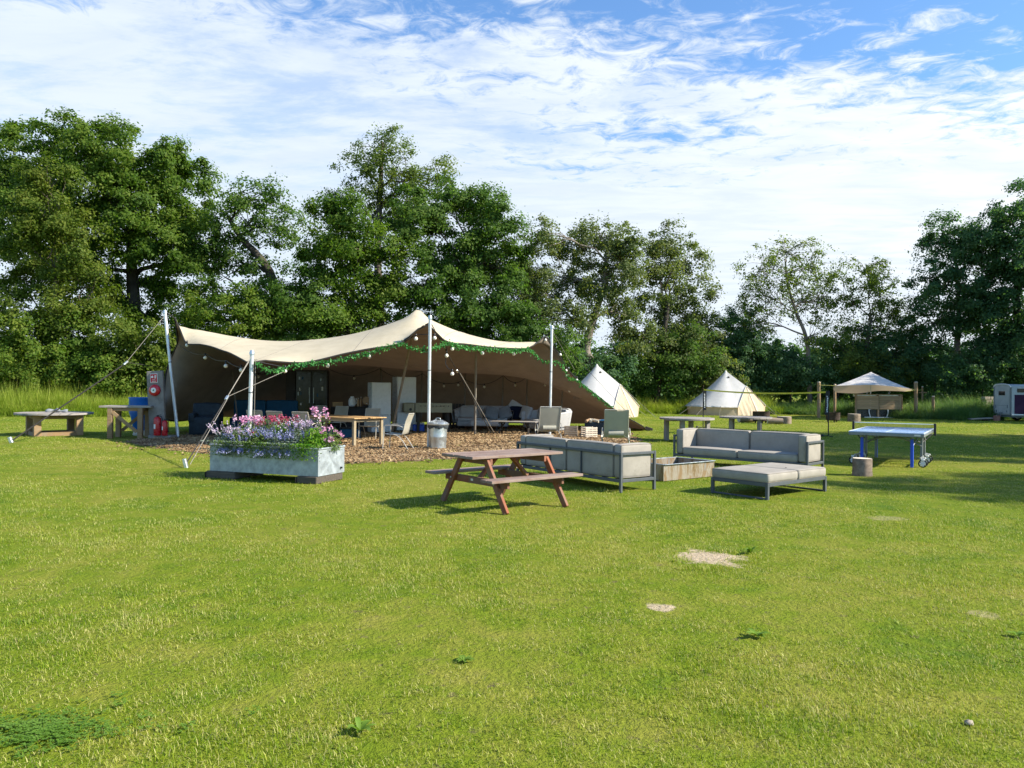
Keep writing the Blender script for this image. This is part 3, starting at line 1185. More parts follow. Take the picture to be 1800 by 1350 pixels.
def pole(p0, p1, r=.045, m='steelpole', cap=True):
    p0, p1 = Vector(p0) - TO, Vector(p1) - TO
    o = MB().tube([p0, p0.lerp(p1, .5), p1], r, 12).build('pole', M[m], tent, smooth=True)
    if cap:
        d = (p1 - p0).normalized()
        MB().tube([p1 - d * .02, p1 + d * .03, p1 + d * .09], [r * 1.35, r * 1.35, r * .9], 10).build('pole_cap', M['galv'], o, smooth=True)
        c = p0.lerp(p1, .6)
        MB().tube([c - d * .01, c + d * .02], [r * 1.04, r * 1.04], 10).build('joint_ring', M['greyframe'], o, smooth=True)
    return o


pole(cpt, P(756, 560, 20.5), .044)
fl_foot = P(437, 791, 19.0)
fl_foot.z = 0
pole(fl_foot, P(443, 622, 19.0), .05)
pole(G(313, 769), P(290, 550, 23.9), .05)
rp_foot = Vector((1.27, 25.2, 0))
pole(rp_foot, P(970, 577, 25.3), .045)
# inner poles that hold the roof up, and the thinner ones along the back wall
pole(Vector((-4.05, 25.4, 0)), P(734, 548, 22.5), .04, 'ropegrey', False)
pole(Vector((-1.28, 26.4, 0)), P(837, 594, 25.0), .04, 'ropegrey', False)
for (px, py, D, fx, fy) in ((406, 636, 28.0, -9.95, 27.6), (668, 635, 31.4, -5.15, 31.0), (742, 645, 31.7, -3.75, 31.3), (818, 650, 31.7, -1.95, 31.2), (885, 648, 31.5, -.42, 31.1),
                            (927, 648, 31.1, .60, 30.9), (990, 660, 30.3, 1.95, 30.1)):
    pole(Vector((fx, fy, 0)), P(px, py, D), .028, 'ropegrey', False)


def guy(pts, r=.012, m='ropegrey', name='guy_rope'):
    return MB().tube([Vector(p) - TO for p in pts], r, 6).build(name, M[m], tent, smooth=True)


def ratchet(p, d):
    p = Vector(p) - TO
    Mx, _ = frame(p, p + d)
    return MB().box(p, (.16, .06, .05), Mx, .01).build('ratchet', M['galv'], tent)


stk = G(326, 822)
a = P(442, 626, 19.0)
guy([a, a.lerp(stk, .42)], .008)
guy([a + Vector((-.05, 0, -.12)), a.lerp(stk, .42)], .008)
ratchet(a.lerp(stk, .43), stk - a)
guy([a.lerp(stk, .45), stk + Vector((0, 0, .06))], .013, 'webbing')
guy([a.lerp(stk, .45) + Vector((.03, 0, 0)), stk + Vector((.07, .05, .06))], .007)
guy([a.lerp(stk, .42), P(497, 654, 19.3)], .006)
MB().box(stk - TO + Vector((0, 0, .07)), (.07, .07, .22), Matrix.Rotation(-.25, 3, 'Y'), .01).build('ground_stake', M['galv'], tent)
a = P(291, 553, 23.9)
stk = G(22, 779)
guy([a, P(222, 637, 22.6)], .007)
ratchet(P(221, 638, 22.6), stk - a)
guy([P(219, 640, 22.6), stk + Vector((0, 0, .08))], .020, 'webbing')
guy([P(223, 637, 22.6), P(288, 646, 25.3)], .010, 'webbing')
MB().box(stk - TO + Vector((-.05, 0, .08)), (.10, .08, .18), Matrix.Rotation(-.4, 3, 'Y'), .015).build('ground_stake', M['galv'], tent)
a = P(757, 567, 20.6)
e = G(864, 763)
guy([a, a.lerp(e, .36)], .012, 'webbing')
ratchet(a.lerp(e, .37), e - a)
guy([a.lerp(e, .38), e], .014, 'webbing')
guy([a.lerp(e, .38) + Vector((.04, 0, .02)), e + Vector((.12, 0, 0))], .012)
guy([a, P(748, 571, 20.7)], .02, 'webbing')
a = P(970, 582, 25.3)
guy([a, P(959, 591, 25.4)], .018, 'webbing')
guy([a, G(1128, 753)], .007, 'webbing')
guy([a + Vector((.05, 0, -.05)), P(1010, 650, 26.5)], .006)
guy([P(308, 560, 24.0), P(292, 549, 23.9)], .02, 'webbing')
guy([P(439, 638, 19.1), P(443, 628, 19.0)], .02, 'webbing')
guy(sag(P(443, 630, 19.05), P(452, 632, 19.1), .02), .012, 'ropegrey')
guy([P(449, 632, 19.05), P(446, 788, 19.0)], .008)
MB().box(stake_r - TO + Vector((.12, 0, .06)), (.3, .12, .16), Matrix.Rotation(.3, 3, 'Y'), .02).build('ground_stake', M['webbing'], tent)

# ------------------------------------------------------------------ festoon lights and leaf garland
_bulb = {}


def festoon(label, pts, bulbs, group='festoon strings of round bulbs hung in the tent', r=.012, br=.055):
    root = thing('string_lights', label, 'string lights', pts[0], 0, group)
    o0 = Vector(pts[0])
    MB().tube([Vector(p) - o0 for p in pts], r, 5).build('cable', M['black'], root, smooth=True)
    for p in bulbs:
        p = Vector(p) - o0
        if br not in _bulb:
            mb = MB()
            prof = [(.004, -br)] + [(br * math.sin(a), -br * math.cos(a)) for a in (0.35, .8, 1.2, 1.6, 2.0, 2.4)] + [(.022, br * 1.05)]
            mb.lathe(prof, 12)
            _bulb[br] = mb.mesh('bulb', M['bulbglass'], smooth='all')
            _bulb['s'] = MB().lathe([(.022, 0), (.026, .02), (.022, .075), (.01, .09)], 8).mesh('bulb_socket', M['black'], smooth=True)
        b_ = link('bulb', _bulb[br], root, p - Vector((0, 0, br * 1.6 + .03)))
        link('bulb_socket', _bulb['s'], b_, (0, 0, br))
    return root


cab = [P(328, 606, 23.0)]
pts = sag(P(314, 606, 24.6), P(362, 622, 22.8), .12) + sag(P(362, 622, 22.8), P(398, 634, 20.9), .08)[1:] + sag(P(398, 634, 20.9), P(432, 646, 19.6), .06)[1:]
festoon('string of bulbs under the left corner hem of the big tent', pts, [P(361, 622, 22.8), P(329, 600, 23), P(397, 636, 20.9), P(424, 643, 19.9)])
pts = [P(449, 635, 19.2), P(497, 645, 19.5), P(540, 641, 19.7), P(576, 636, 19.9), P(640, 619, 20.2), P(650, 618, 20.3)]
festoon('short run of bulbs along the front hem left of the centre pole', pts, [P(501, 644, 19.5), P(576, 635, 19.9), P(649, 619, 20.3)])
pts = [P(703, 606, 20.6), P(731, 588, 20.8), P(764, 588, 20.9), P(790, 606, 21.4), P(796, 612, 21.6), P(848, 613, 22.8), P(903, 615, 24.2), P(930, 614, 24.8)]
festoon('run of bulbs around the centre peak and on to the right pole', pts, [P(731, 588, 20.8), P(764, 587, 20.9), P(795, 606, 21.4), P(848, 614, 22.8), P(903, 616, 24.2)])
pts = [P(786, 604, 21.3), P(784, 625, 21.4), P(783, 640, 21.4), P(788, 648, 21.4), P(795, 651, 21.4)]
festoon('loose tail of cable with two bulbs by the centre guy strap', pts, [P(785, 618, 21.4), P(795, 650, 21.4)])
pts = [P(946, 604, 25.1), P(958, 593, 25.4), P(975, 612, 26), P(985, 622, 26.4), P(995, 649, 26.9), P(1014, 664, 27.4), P(1002, 680, 28.5), P(993, 675, 29.5)]
festoon('string of bulbs down the right slanting edge of the tent', pts, [P(959, 592, 25.3), P(985, 618, 26.3), P(995, 646, 26.8), P(996, 655, 27), P(1014, 663, 27.3), P(1001, 682, 28.6), P(994, 672, 29.3)], br=.05)
pts, bs = [], []
anch = [P(330, 612, 25.5), P(406, 640, 27.9), P(500, 648, 29.6), P(577, 648, 30.6), P(667, 648, 31.2), P(743, 657, 31.5), P(818, 667, 31.4), P(885, 660, 31.3), P(927, 661, 30.9), P(990, 658, 30.2)]
for i in range(len(anch) - 1):
    sg = sag(anch[i], anch[i + 1], .28, 12)
    pts += sg if i == 0 else sg[1:]
    bs.append(sg[6])
    if i in (1, 5): bs.append(sg[10])
festoon('black festoon cable looped from pole to pole along the tent back wall', pts, bs)

gl_pts = spline([P(450, 636, 18.95), P(458, 644, 18.95), P(470, 650, 19.1), P(488, 651, 19.3), P(505, 645, 19.5), P(540, 640, 19.6), P(575, 637, 19.75), P(610, 630, 19.95), P(650, 620, 20.1), P(690, 607, 20.3),
                 P(708, 603, 20.4), P(722, 611, 20.5), P(745, 615, 20.55), P(765, 612, 20.7), P(786, 603, 21.1), P(806, 609, 21.5), P(850, 613, 22.6), P(900, 616, 23.8), P(928, 614, 24.5), P(940, 624, 24.9),
                 P(958, 636, 25.4), P(978, 637, 25.9), P(990, 645, 26.3), P(1000, 664, 26.7), P(1012, 668, 27.1), P(1040, 690, 28.0), P(1060, 705, 28.5), P(1075, 716, 28.8)], 6)
gar = thing('leaf_garland', 'green artificial leaf garland looped along the front hem of the big tent', 'garland', gl_pts[0])
g0 = Vector(gl_pts[0])
MB().tube([p - g0 for p in gl_pts], .008, 5).build('stem', M['garland'], gar)
V, rn = [], []
for i in range(len(gl_pts) - 1):
    a, b_ = gl_pts[i] - g0, gl_pts[i + 1] - g0
    L = (b_ - a).length
    dens = 165 if i < 6 * 19 else 95
    for k in range(int(L * dens)):
        c = np.array(a.lerp(b_, rng.uniform())) + rng.normal(0, .03, 3)
        d = rng.normal(0, 1, 3) + np.array([0, 0, -.35])
        d /= np.linalg.norm(d)
        s = np.cross(d, rng.normal(0, 1, 3))
        s /= np.linalg.norm(s)
        L2 = rng.uniform(.05, .11)
        V += [c, c + d * L2 * .5 + s * L2 * .24, c + d * L2, c + d * L2 * .5 - s * L2 * .24]
        rn += [rng.uniform()] * 4
tag(link('leaf_mass', fast_mesh('leaf_mass', np.array(V), 4, M['garland'], rn), gar), kind='stuff')

# faint wire word sign on the right-hand tent wall: a looping script of thin wire, no longer legible
pp = []
for k in range(64):
    s = k / 63
    p = P(1008 + 27 * s, 697 + 4.0 * math.sin(s * 44) * (1 - .3 * s) + 5 * s * (1 - s) - 6 * max(0, s - .85) * 3, 29.4 - .4 * s)
    pp.append(p)
tag(MB().tube(pp, .010, 4).build('wire_sign', M['ropegrey'], smooth=True), 'faint looping wire script sign hung on the right tent wall', 'wire sign')


# ------------------------------------------------------------------ trees
def orient_leaves(c, nrm, L, Wd, r_):
    n = len(c)
    nrm = nrm / np.linalg.norm(nrm, axis=1)[:, None]
    a = r_.normal(0, 1, (n, 3))
    d = a - nrm * (a * nrm).sum(1)[:, None]
    d /= np.linalg.norm(d, axis=1)[:, None]
    s = np.cross(nrm, d)
    L = L[:, None]
    Wd = Wd[:, None]
    V = np.stack([c - d * L * .5, c + s * Wd * .5 - nrm * L * .06, c + d * L * .5, c - s * Wd * .5 - nrm * L * .06], 1)
    return V.reshape(-1, 3)


def crown_cloud(lobes, r_, per_m2, leaf, clump, fill=.30):
    """lobes: (centre, radii) in metres -> leaf centres, outward normals"""
    Cs, Ns = [], []
    clumps = []
    for (c, rad) in lobes:
        c, rad = np.array(c), np.array(rad)
        area = PI * (rad[0] * rad[2] + rad[0] * rad[1] + rad[1] * rad[2]) / 3 * 1.25
        nc = max(6, int(area / (clump ** 2 * 1.15)))
        d = r_.normal(0, 1, (nc, 3))
        d /= np.linalg.norm(d, axis=1)[:, None]
        rf = np.where(r_.uniform(size=nc) < fill, r_.uniform(.15, .7, nc), r_.uniform(.72, 1.10, nc))
        pc_ = c + d * rad * rf[:, None]
        nl = int(area * per_m2 / nc)
        for q, dd in zip(pc_, d):
            k = max(4, int(nl * r_.uniform(.35, 1.6)))
            cs = clump * r_.uniform(.55, 1.25)
            off = r_.normal(0, 1, (k, 3)) * np.array([.55, .55, .36]) * cs
            # leaves droop outwards along sprays
            off[:, 2] -= .18 * (off[:, 0] ** 2 + off[:, 1] ** 2) / cs
            Cs.append(q + off)
            o2 = off / (cs * .6)
            Ns.append(dd * .7 + o2 * .35 + np.array([.0, 0, .55]) + r_.normal(0, .55, (k, 3)))
            clumps.append(q)
    return np.concatenate(Cs), np.concatenate(Ns), clumps


def limb_path(a, b, r_, wob=.12, n=5):
    a, b = np.array(a), np.array(b)
    L = np.linalg.norm(b - a)
    pts = []
    for i in range(n + 1):
        s = i / n
        p = a * (1 - s) + b * s
        p[2] += L * .10 * math.sin(PI * s) * (1 if b[2] > a[2] else -.3)
        if 0 < i < n:
            p = p + r_.normal(0, wob * L * .3, 3) * np.array([1, 1, .6])
        pts.append(p)
    return pts


def make_tree(name, label, base, lobes_px, D, leafm, trunkm='trunk', per=120, leaf=.20, clump=.62, seed=0, trunk_r=.32, trunk_px=None, limbs=True,
              group=None, cat='tree', fill=.30, twigs=5, zmin=.15, depth=.85):
    """lobes_px: crown lobes measured on the photo (centre, half-widths, optional step in depth); every lobe is a full 3-D ellipsoid at distance D"""
    r_ = np.random.default_rng(seed + 1000)
    lobes = []
    for lb in lobes_px:
        px, py, rx, ry = lb[:4]
        dd = lb[4] if len(lb) > 4 else r_.uniform(-1, 1) * 1.6
        c = P(px, py, D + dd)
        k = (D + dd) / FPX
        rr = (rx + ry) / 2 * k * depth
        lobes.append(((c.x, c.y, c.z), (rx * k * 1.09, rr * 1.09, ry * k * 1.09)))
    b0 = P(base, 690, D)
    b0.z = 0
    root = thing(name, label, cat, b0, 0, group)
    off = np.array(b0)
    per = per * (4.4 if per > 100 else 4.0 if per > 70 else 3.4 if per > 40 else 3.6)
    leaf = leaf * .93
    C_, N_, clumps = crown_cloud(lobes, r_, per, leaf, clump, fill)
    ok = C_[:, 2] > zmin
    C_, N_ = C_[ok], N_[ok]
    n = len(C_)
    L = leaf * r_.uniform(.65, 1.35, n)
    V = orient_leaves(C_ - off, N_, L, L * r_.uniform(.5, .75, n), r_)
    rn = np.repeat(r_.uniform(0, 1, n), 4)
    me = fast_mesh('crown', V, 4, M[leafm], rn)
    link('crown', me, root)
    # trunk and limbs
    if trunk_px:
        tp = [np.array(P(x, y, D)) - off for x, y in trunk_px]
        tp[0][2] = 0
    else:
        top = np.mean([l[0] for l in lobes], axis=0) - off
        tp = [np.zeros(3), np.array([top[0] * .25, top[1] * .3, top[2] * .35]), np.array([top[0] * .7, top[1] * .6, top[2] * .75]), top]
    tp = spline([Vector(p) for p in tp], 5)
    nT = len(tp)
    rad = [trunk_r * (1.25 if i == 0 else 1) * (1 - .72 * i / (nT - 1)) for i in range(nT)]
    mb = MB().tube(tp, rad, 9)
    mb.build('trunk', M[trunkm], root, smooth='all')
    if limbs:
        bm = MB()
        cl = np.array(clumps) - off
        for (c, rr) in lobes:
            c = np.array(c) - off
            # leave the trunk a little below the lobe
            ks = [i for i in range(nT) if tp[i].z < c[2] - .15 * abs(c[0] - tp[i].x)] or [0]
            k = min(ks[-1], nT - 2)
            k = max(k, int(nT * .3))
            s0 = np.array(tp[k])
            r0 = rad[k] * .5
            path = limb_path(s0, c, r_, .16)
            bm.tube(path, [max(.02, r0 * (1 - .75 * i / 5)) for i in range(6)], 6, False)
            d = np.linalg.norm((cl - c) / np.array(rr), axis=1)
            near = np.where(d < 1.25)[0]
            if len(near):
                for q in r_.choice(near, min(len(near), twigs * 2), replace=False):
                    i0 = r_.integers(2, 6)
                    pth = limb_path(path[i0], cl[q], r_, .2, 3)
                    bm.tube(pth, [max(.012, r0 * .34), r0 * .22 + .01, .014, .007], 4, False)
        bm.build('limbs', M[trunkm], root, smooth='all')
    return root


make_tree('oak_tree', 'tall broad oak with lit crown, behind the far left of the field', 236,
          [(50, 300, 75, 80), (150, 268, 85, 56), (240, 285, 85, 66), (305, 340, 68, 72), (200, 365, 105, 62), (318, 415, 52, 52), (90, 390, 75, 80), (270, 430, 75, 46),
           (20, 370, 60, 90), (150, 470, 55, 50), (345, 460, 45, 40), (290, 500, 45, 35), (205, 520, 36, 40), (262, 560, 34, 36)], 50, 'leaf_oak', 'darktrunk', seed=1, trunk_r=.55,
          trunk_px=[(236, 690), (236, 560), (232, 470), (228, 380), (215, 300)], group=None)
make_tree('ivy_clad_tree', 'pale yellowish ivy clad tree in front of the far left oak', 92,
          [(95, 318, 48, 36), (80, 385, 52, 56), (60, 465, 66, 58), (135, 430, 46, 60), (165, 505, 36, 48), (40, 550, 66, 60), (120, 560, 58, 48)], 45, 'leaf_ivy', 'trunk', seed=2,
          leaf=.17, trunk_r=.35)
make_tree('gnarled_oak', 'open crowned oak with dark twisting limbs left of the tent peak', 468,
          [(420, 345, 48, 36), (480, 340, 38, 33), (450, 396, 72, 42), (385, 420, 46, 50), (500, 400, 34, 46), (430, 468, 76, 36), (385, 520, 64, 42), (340, 560, 40, 30)], 49, 'leaf_dark', 'darktrunk',
          seed=3, per=52, clump=.5, leaf=.19, trunk_r=.42, twigs=9, trunk_px=[(500, 690), (490, 580), (478, 490), (452, 448), (425, 420), (400, 380)])
make_tree('ash_tree', 'tallest feathery ash rising in the middle of the tree line', 668,
          [(672, 262, 52, 40), (640, 300, 48, 40), (715, 300, 38, 42), (690, 345, 62, 42), (772, 315, 30, 46), (655, 385, 72, 52), (735, 360, 50, 40), (585, 360, 20, 36)], 54, 'leaf_ash', 'trunk',
          seed=4, per=62, leaf=.17, clump=.55, trunk_r=.4, twigs=8, trunk_px=[(670, 690), (668, 560), (664, 450), (668, 350), (672, 250)])
make_tree('maple_tree', 'rounded bright green maple just behind the tent, left of its peak', 612,
          [(596, 385, 48, 52), (568, 450, 46, 50), (640, 440, 64, 56), (600, 520, 76, 56), (680, 500, 46, 56), (698, 560, 34, 46), (540, 560, 64, 56), (628, 590, 76, 46)], 47, 'leaf_oak', 'trunk', seed=5,
          leaf=.19, trunk_r=.38)
make_tree('lime_tree', 'big dense dark green lime directly behind the tent peak', 805,
          [(740, 375, 54, 46), (805, 350, 52, 40), (862, 384, 46, 46), (760, 460, 74, 66), (840, 455, 72, 66), (893, 445, 34, 58), (800, 540, 92, 56), (880, 535, 54, 56), (780, 600, 76, 40), (860, 605, 56, 46)],
          49, 'leaf_dark', 'trunk', seed=6, leaf=.19, per=125, trunk_r=.45)
make_tree('willow_tree', 'grey green willow with a leaning forked trunk right of the big tent', 1040,
          [(950, 418, 34, 34), (1005, 422, 42, 34), (1062, 412, 50, 30), (1108, 420, 24, 32), (940, 485, 46, 56), (1000, 495, 54, 46), (1066, 485, 54, 52), (958, 555, 54, 32), (1095, 470, 38, 50), (1010, 560, 46, 32), (1090, 545, 34, 36), (930, 540, 40, 50)],
          51, 'leaf_willow', 'palebark', seed=7, per=88, leaf=.17, clump=.52, trunk_r=.42, twigs=8,
          trunk_px=[(1062, 700), (1045, 650), (1030, 615), (1044, 560), (1062, 500), (1066, 450)])
make_tree('alder_tree', 'loose dark alder between the willow and the two bell tents', 1150,
          [(1170, 424, 40, 32), (1206, 452, 34, 32), (1150, 478, 44, 46), (1208, 520, 48, 52), (1160, 552, 54, 46), (1228, 588, 40, 50), (1170, 610, 64, 42), (1110, 590, 36, 46)], 54, 'leaf_willow', 'darktrunk',
          seed=8, per=88, leaf=.18, clump=.55, trunk_r=.4, twigs=7)
make_tree('open_ash_tree', 'thin see-through tree with forked bare stems behind the right bell tent', 1420,
          [(1335, 470, 36, 38), (1385, 442, 50, 26), (1432, 470, 34, 40), (1345, 532, 46, 36), (1410, 532, 42, 42), (1312, 520, 22, 28), (1446, 525, 20, 42), (1325, 575, 30, 22), (1390, 484, 44, 34), (1430, 590, 26, 24)], 56, 'leaf_ash', 'palebark',
          seed=9, per=34, leaf=.17, clump=.5, trunk_r=.19, twigs=14, trunk_px=[(1424, 700), (1422, 640), (1416, 590), (1400, 550), (1385, 500), (1380, 455)])
make_tree('young_ash_tree', 'slender tree with a rounded top beside the see-through tree', 1508,
          [(1520, 474, 48, 30), (1482, 520, 34, 40), (1548, 516, 36, 40), (1500, 580, 44, 36), (1560, 575, 44, 46), (1588, 560, 24, 36), (1490, 622, 50, 34), (1560, 640, 62, 36)], 56, 'leaf_ash', 'trunk',
          seed=10, per=62, leaf=.17, clump=.5, trunk_r=.28, twigs=8)
make_tree('bare_stemmed_tree', 'dark tree on one straight pale stem left of the horse trailer', 1682,
          [(1655, 412, 34, 32), (1640, 440, 24, 26), (1690, 430, 34, 46), (1644, 500, 40, 42), (1690, 500, 44, 52), (1636, 566, 44, 42), (1700, 560, 40, 42), (1620, 610, 36, 26)], 56, 'leaf_teal', 'palebark',
          seed=11, per=85, leaf=.19, clump=.55, trunk_r=.30, twigs=7, trunk_px=[(1682, 700), (1682, 620), (1685, 540), (1680, 450)])
t_r = make_tree('sycamore_tree', 'huge dark blue-green sycamore towering at the right edge', 1790,
                [(1792, 366, 46, 40), (1752, 425, 54, 52), (1800, 480, 60, 76), (1732, 515, 46, 66), (1780, 580, 60, 66), (1742, 640, 54, 46), (1830, 420, 60, 70), (1850, 560, 70, 90), (1815, 650, 60, 40)], 53, 'leaf_teal',
                'darktrunk', seed=12, per=95, leaf=.21, trunk_r=.5)
# bushes and undergrowth
BUSH = [
    ('bright hazel bush at the far left end of the meadow grass', 30, [(30, 600, 66, 60), (70, 650, 76, 40), (0, 660, 60, 40)], 43, 'leaf_bush'),
    ('bright hazel bush second from the left edge under the ivy tree', 150, [(140, 606, 70, 60), (170, 655, 76, 38), (110, 655, 50, 36)], 43.5, 'leaf_bush'),
    ('yellow green bush left of the wooden fire point post', 232, [(215, 585, 46, 44), (235, 640, 46, 44), (272, 610, 34, 48), (280, 660, 40, 30)], 43, 'leaf_ivy'),
    ('dark bush behind the tall pole at the tent left corner', 330, [(300, 620, 46, 52), (350, 620, 50, 46), (290, 670, 50, 30)], 47, 'leaf_dark'),
    ('green thicket behind the left half of the tent roof', 400, [(400, 560, 70, 50), (345, 545, 40, 56), (430, 615, 70, 50), (455, 540, 46, 46)], 46, 'leaf_bush'),
    ('dark thicket behind the dip of the tent roof', 505, [(490, 550, 60, 56), (520, 520, 40, 50), (545, 580, 50, 56), (520, 620, 76, 48)], 46.5, 'leaf_dark'),
    ('dark bush low behind the tent peak', 720, [(690, 625, 70, 34), (760, 635, 56, 30)], 48, 'leaf_dark'),
    ('dark bush behind the right slope of the tent', 930, [(910, 590, 46, 56), (955, 610, 52, 46), (950, 645, 60, 42)], 48, 'leaf_dark'),
    ('shadowy bush at the foot of the leaning willow', 1020, [(1000, 640, 50, 46), (1060, 655, 50, 36), (1090, 640, 36, 34)], 52, 'leaf_teal'),
    ('low spreading bush behind the gap between the bell tents', 1150, [(1120, 650, 50, 40), (1175, 645, 50, 46), (1215, 625, 50, 52)], 54, 'leaf_dark'),
    ('rounded grey green bush directly behind the right bell tent', 1230, [(1225, 630, 46, 50), (1260, 660, 40, 36)], 55, 'leaf_willow'),
    ('dark bush right of the right bell tent peak', 1300, [(1300, 590, 44, 52), (1270, 610, 34, 46), (1295, 650, 50, 46), (1340, 645, 44, 44)], 57, 'leaf_teal'),
    ('dark undergrowth bush below the see-through tree', 1390, [(1365, 648, 50, 42), (1415, 655, 50, 36)], 57, 'leaf_teal'),
    ('dark undergrowth bush behind the left canopy post', 1470, [(1460, 640, 50, 50), (1510, 640, 50, 56)], 57, 'leaf_teal'),
    ('dark undergrowth bush behind the small sail canopy', 1560, [(1545, 640, 50, 56), (1590, 640, 50, 60)], 57, 'leaf_teal'),
    ('dark undergrowth bush left of the bare stemmed tree', 1640, [(1625, 650, 40, 44), (1665, 665, 40, 36)], 55, 'leaf_teal'),
    ('dark undergrowth bush between the bare stem and the trailer', 1725, [(1710, 650, 40, 48), (1750, 660, 46, 44)], 52, 'leaf_teal'),
]
for k, (lab, bx, lbs, D, lm) in enumerate(BUSH):
    make_tree('bush', lab, bx, lbs, D, lm, 'trunk', seed=50 + k, per=120, leaf=.17, clump=.5, trunk_r=.10, limbs=True, twigs=3, cat='bush', depth=.9, fill=.35)
make_tree('hedge', 'long dark hedge far behind the trees on the left', 400, [(x, 652 + 8 * math.sin(x * .05), 60, 54) for x in range(-60, 900, 62)] + [(x, 676, 50, 26, -3) for x in range(-40, 900, 55)], 62, 'leaf_dark', 'trunk', seed=80, per=24, leaf=.42, clump=.8,
          trunk_r=.1, limbs=False, cat='hedge', depth=.7)
make_tree('hedge', 'long dark hedge far behind the trees on the right', 1350, [(x, 650 + 10 * math.sin(x * .05), 60, 52) for x in range(930, 1880, 62)] + [(x, 676, 50, 26, -3) for x in range(930, 1880, 55)], 66, 'leaf_teal', 'trunk', seed=81, per=24, leaf=.42, clump=.8,
          trunk_r=.1, limbs=False, cat='hedge', depth=.7)
# the same row of sycamores carries on along the right side of the field, beyond the frame
for (x, y, s, rz) in ((28.0, 23.5, 1.0, 2.0), (27.0, 18, .95, 3.9), (24.5, 9.0, .85, 5.2), (36, 41, .95, 1.0)):
    c = dup(t_r, (x, y, 0), rz, 'dark sycamore in the row along the right side of the field', 'sycamores along the right side')
    c.scale = (s, s, s * .95)

# ------------------------------------------------------------------ picnic table
def picnic_table(loc, rz):
    t = thing('picnic_table', 'weathered red brown A-frame picnic table standing on the lawn in front', 'picnic table', loc, rz)
    L, Wd, H = 1.62, .74, .735
    wp = Wd / 5
    for k in range(5):
        y = -Wd / 2 + wp * (k + .5)
        piece('table_plank', M['redtop'], t, (-L / 2 + random.uniform(-.008, .008), y, H - .018), (L / 2, y, H - .018), wp - .008, .036)
    for sy in (-1, 1):
        for k in range(2):
            y = sy * (.60 + k * .128)
            piece('bench_plank', M['redtop'], t, (-L / 2, y, .438), (L / 2, y, .438), .120, .036)
    for sx in (-1, 1):
        x = sx * .53
        for sy in (-1, 1):
            piece('leg', M['redwood'], t, (x, sy * .74, 0.0), (x, sy * .27, H - .036), .045, .092, up=(0, 1, .5))
        xi = x - sx * .047
        piece('seat_bearer', M['redwood'], t, (xi, -.72, .372), (xi, .72, .372), .044, .095)
        piece('top_bearer', M['redwood'], t, (xi, -.35, H - .083), (xi, .35, H - .083), .044, .092)
        piece('brace', M['redwood'], t, (sx * .46, .0, .36), (sx * .12, 0, H - .05), .07, .045)
        for sy in (-1, 1):
            bo = MB().lathe([(.013, 0), (.013, .012), (.006, .016)], 8, (0, 0, 0)).build('bolt', M['galv'], t, (x + sx * .024, sy * .50, .372), (0, sx * PI / 2, 0))
    piece('centre_rail', M['redwood'], t, (-.5, 0, H - .06), (.5, 0, H - .06), .07, .045)
    bl('label_plate', M['offwhite'], t, (-.53 - .025 + .047, .06, .375), (.004, .05, .03), 0)
    return t


picnic_table((-.11, 10.75, 0), R(39))


# ------------------------------------------------------------------ outdoor lounge set
def sofa(label, loc, rz, L=2.82, Dp=.80):
    t = thing('outdoor_sofa', label, 'sofa', loc, rz, 'outdoor sofas of the lounge set')
    F = M['greyframe']
    hx, hy = L / 2, Dp / 2
    s = .045
    for x in (-hx, hx):
        for y in (-hy, hy):
            bl('leg', F, t, (x - math.copysign(s / 2, x), y - math.copysign(s / 2, y), .32), (s, s, .64), .004)
    for y in (-hy + s / 2, hy - s / 2):
        piece('rail', F, t, (-hx + s, y, .185), (hx - s, y, .185), .042, .05)
    piece('rail', F, t, (-hx + s, hy - s / 2, .615), (hx - s, hy - s / 2, .615), .042, .042)
    for sx in (-1, 1):
        piece('rail', F, t, (sx * (hx - s / 2), -hy + s, .185), (sx * (hx - s / 2), hy - s, .185), .042, .05)
        piece('rail', F, t, (sx * (hx - s / 2), -hy + s, .615), (sx * (hx - s / 2), hy - s, .615), .042, .042)
    for x in (-hx * .30, hx * .30):
        bl('back_upright', F, t, (x, hy - s / 2, .40), (.022, .03, .385), .003)
    for k in range(9):
        x = -hx + .2 + (L - .4) * k / 8
        piece('slat', F, t, (x, -hy + s, .20), (x, hy - s, .20), .06, .015)
    C = M['cushionbeige']
    w2 = (L - .44) / 2
    for k, sx in enumerate((-1, 1)):
        cushion('seat_cushion', C, t, (sx * w2 / 2, -.075, .285), (w2 - .015, Dp - .19, .17), puff=.015, seed=k, piping='cushionpiping')
        cushion('back_cushion', C, t, (sx * w2 / 2, hy - .135, .49), (w2 - .012, .18, .55), puff=.012, seed=k + 3, piping='cushionpiping')
        cushion('arm_cushion', C, t, (sx * (hx - .135), 0, .49), (.175, Dp - .10, .55), puff=.010, seed=k + 6, piping='cushionpiping')
    return t


sofa('grey framed outdoor sofa seen from behind, next to the picnic table', (1.24, 13.38, 0), R(125.8))
sofa('grey framed outdoor sofa facing the lens beyond the fire pit', (5.05, 16.34, 0), R(-43), 3.05, .85)

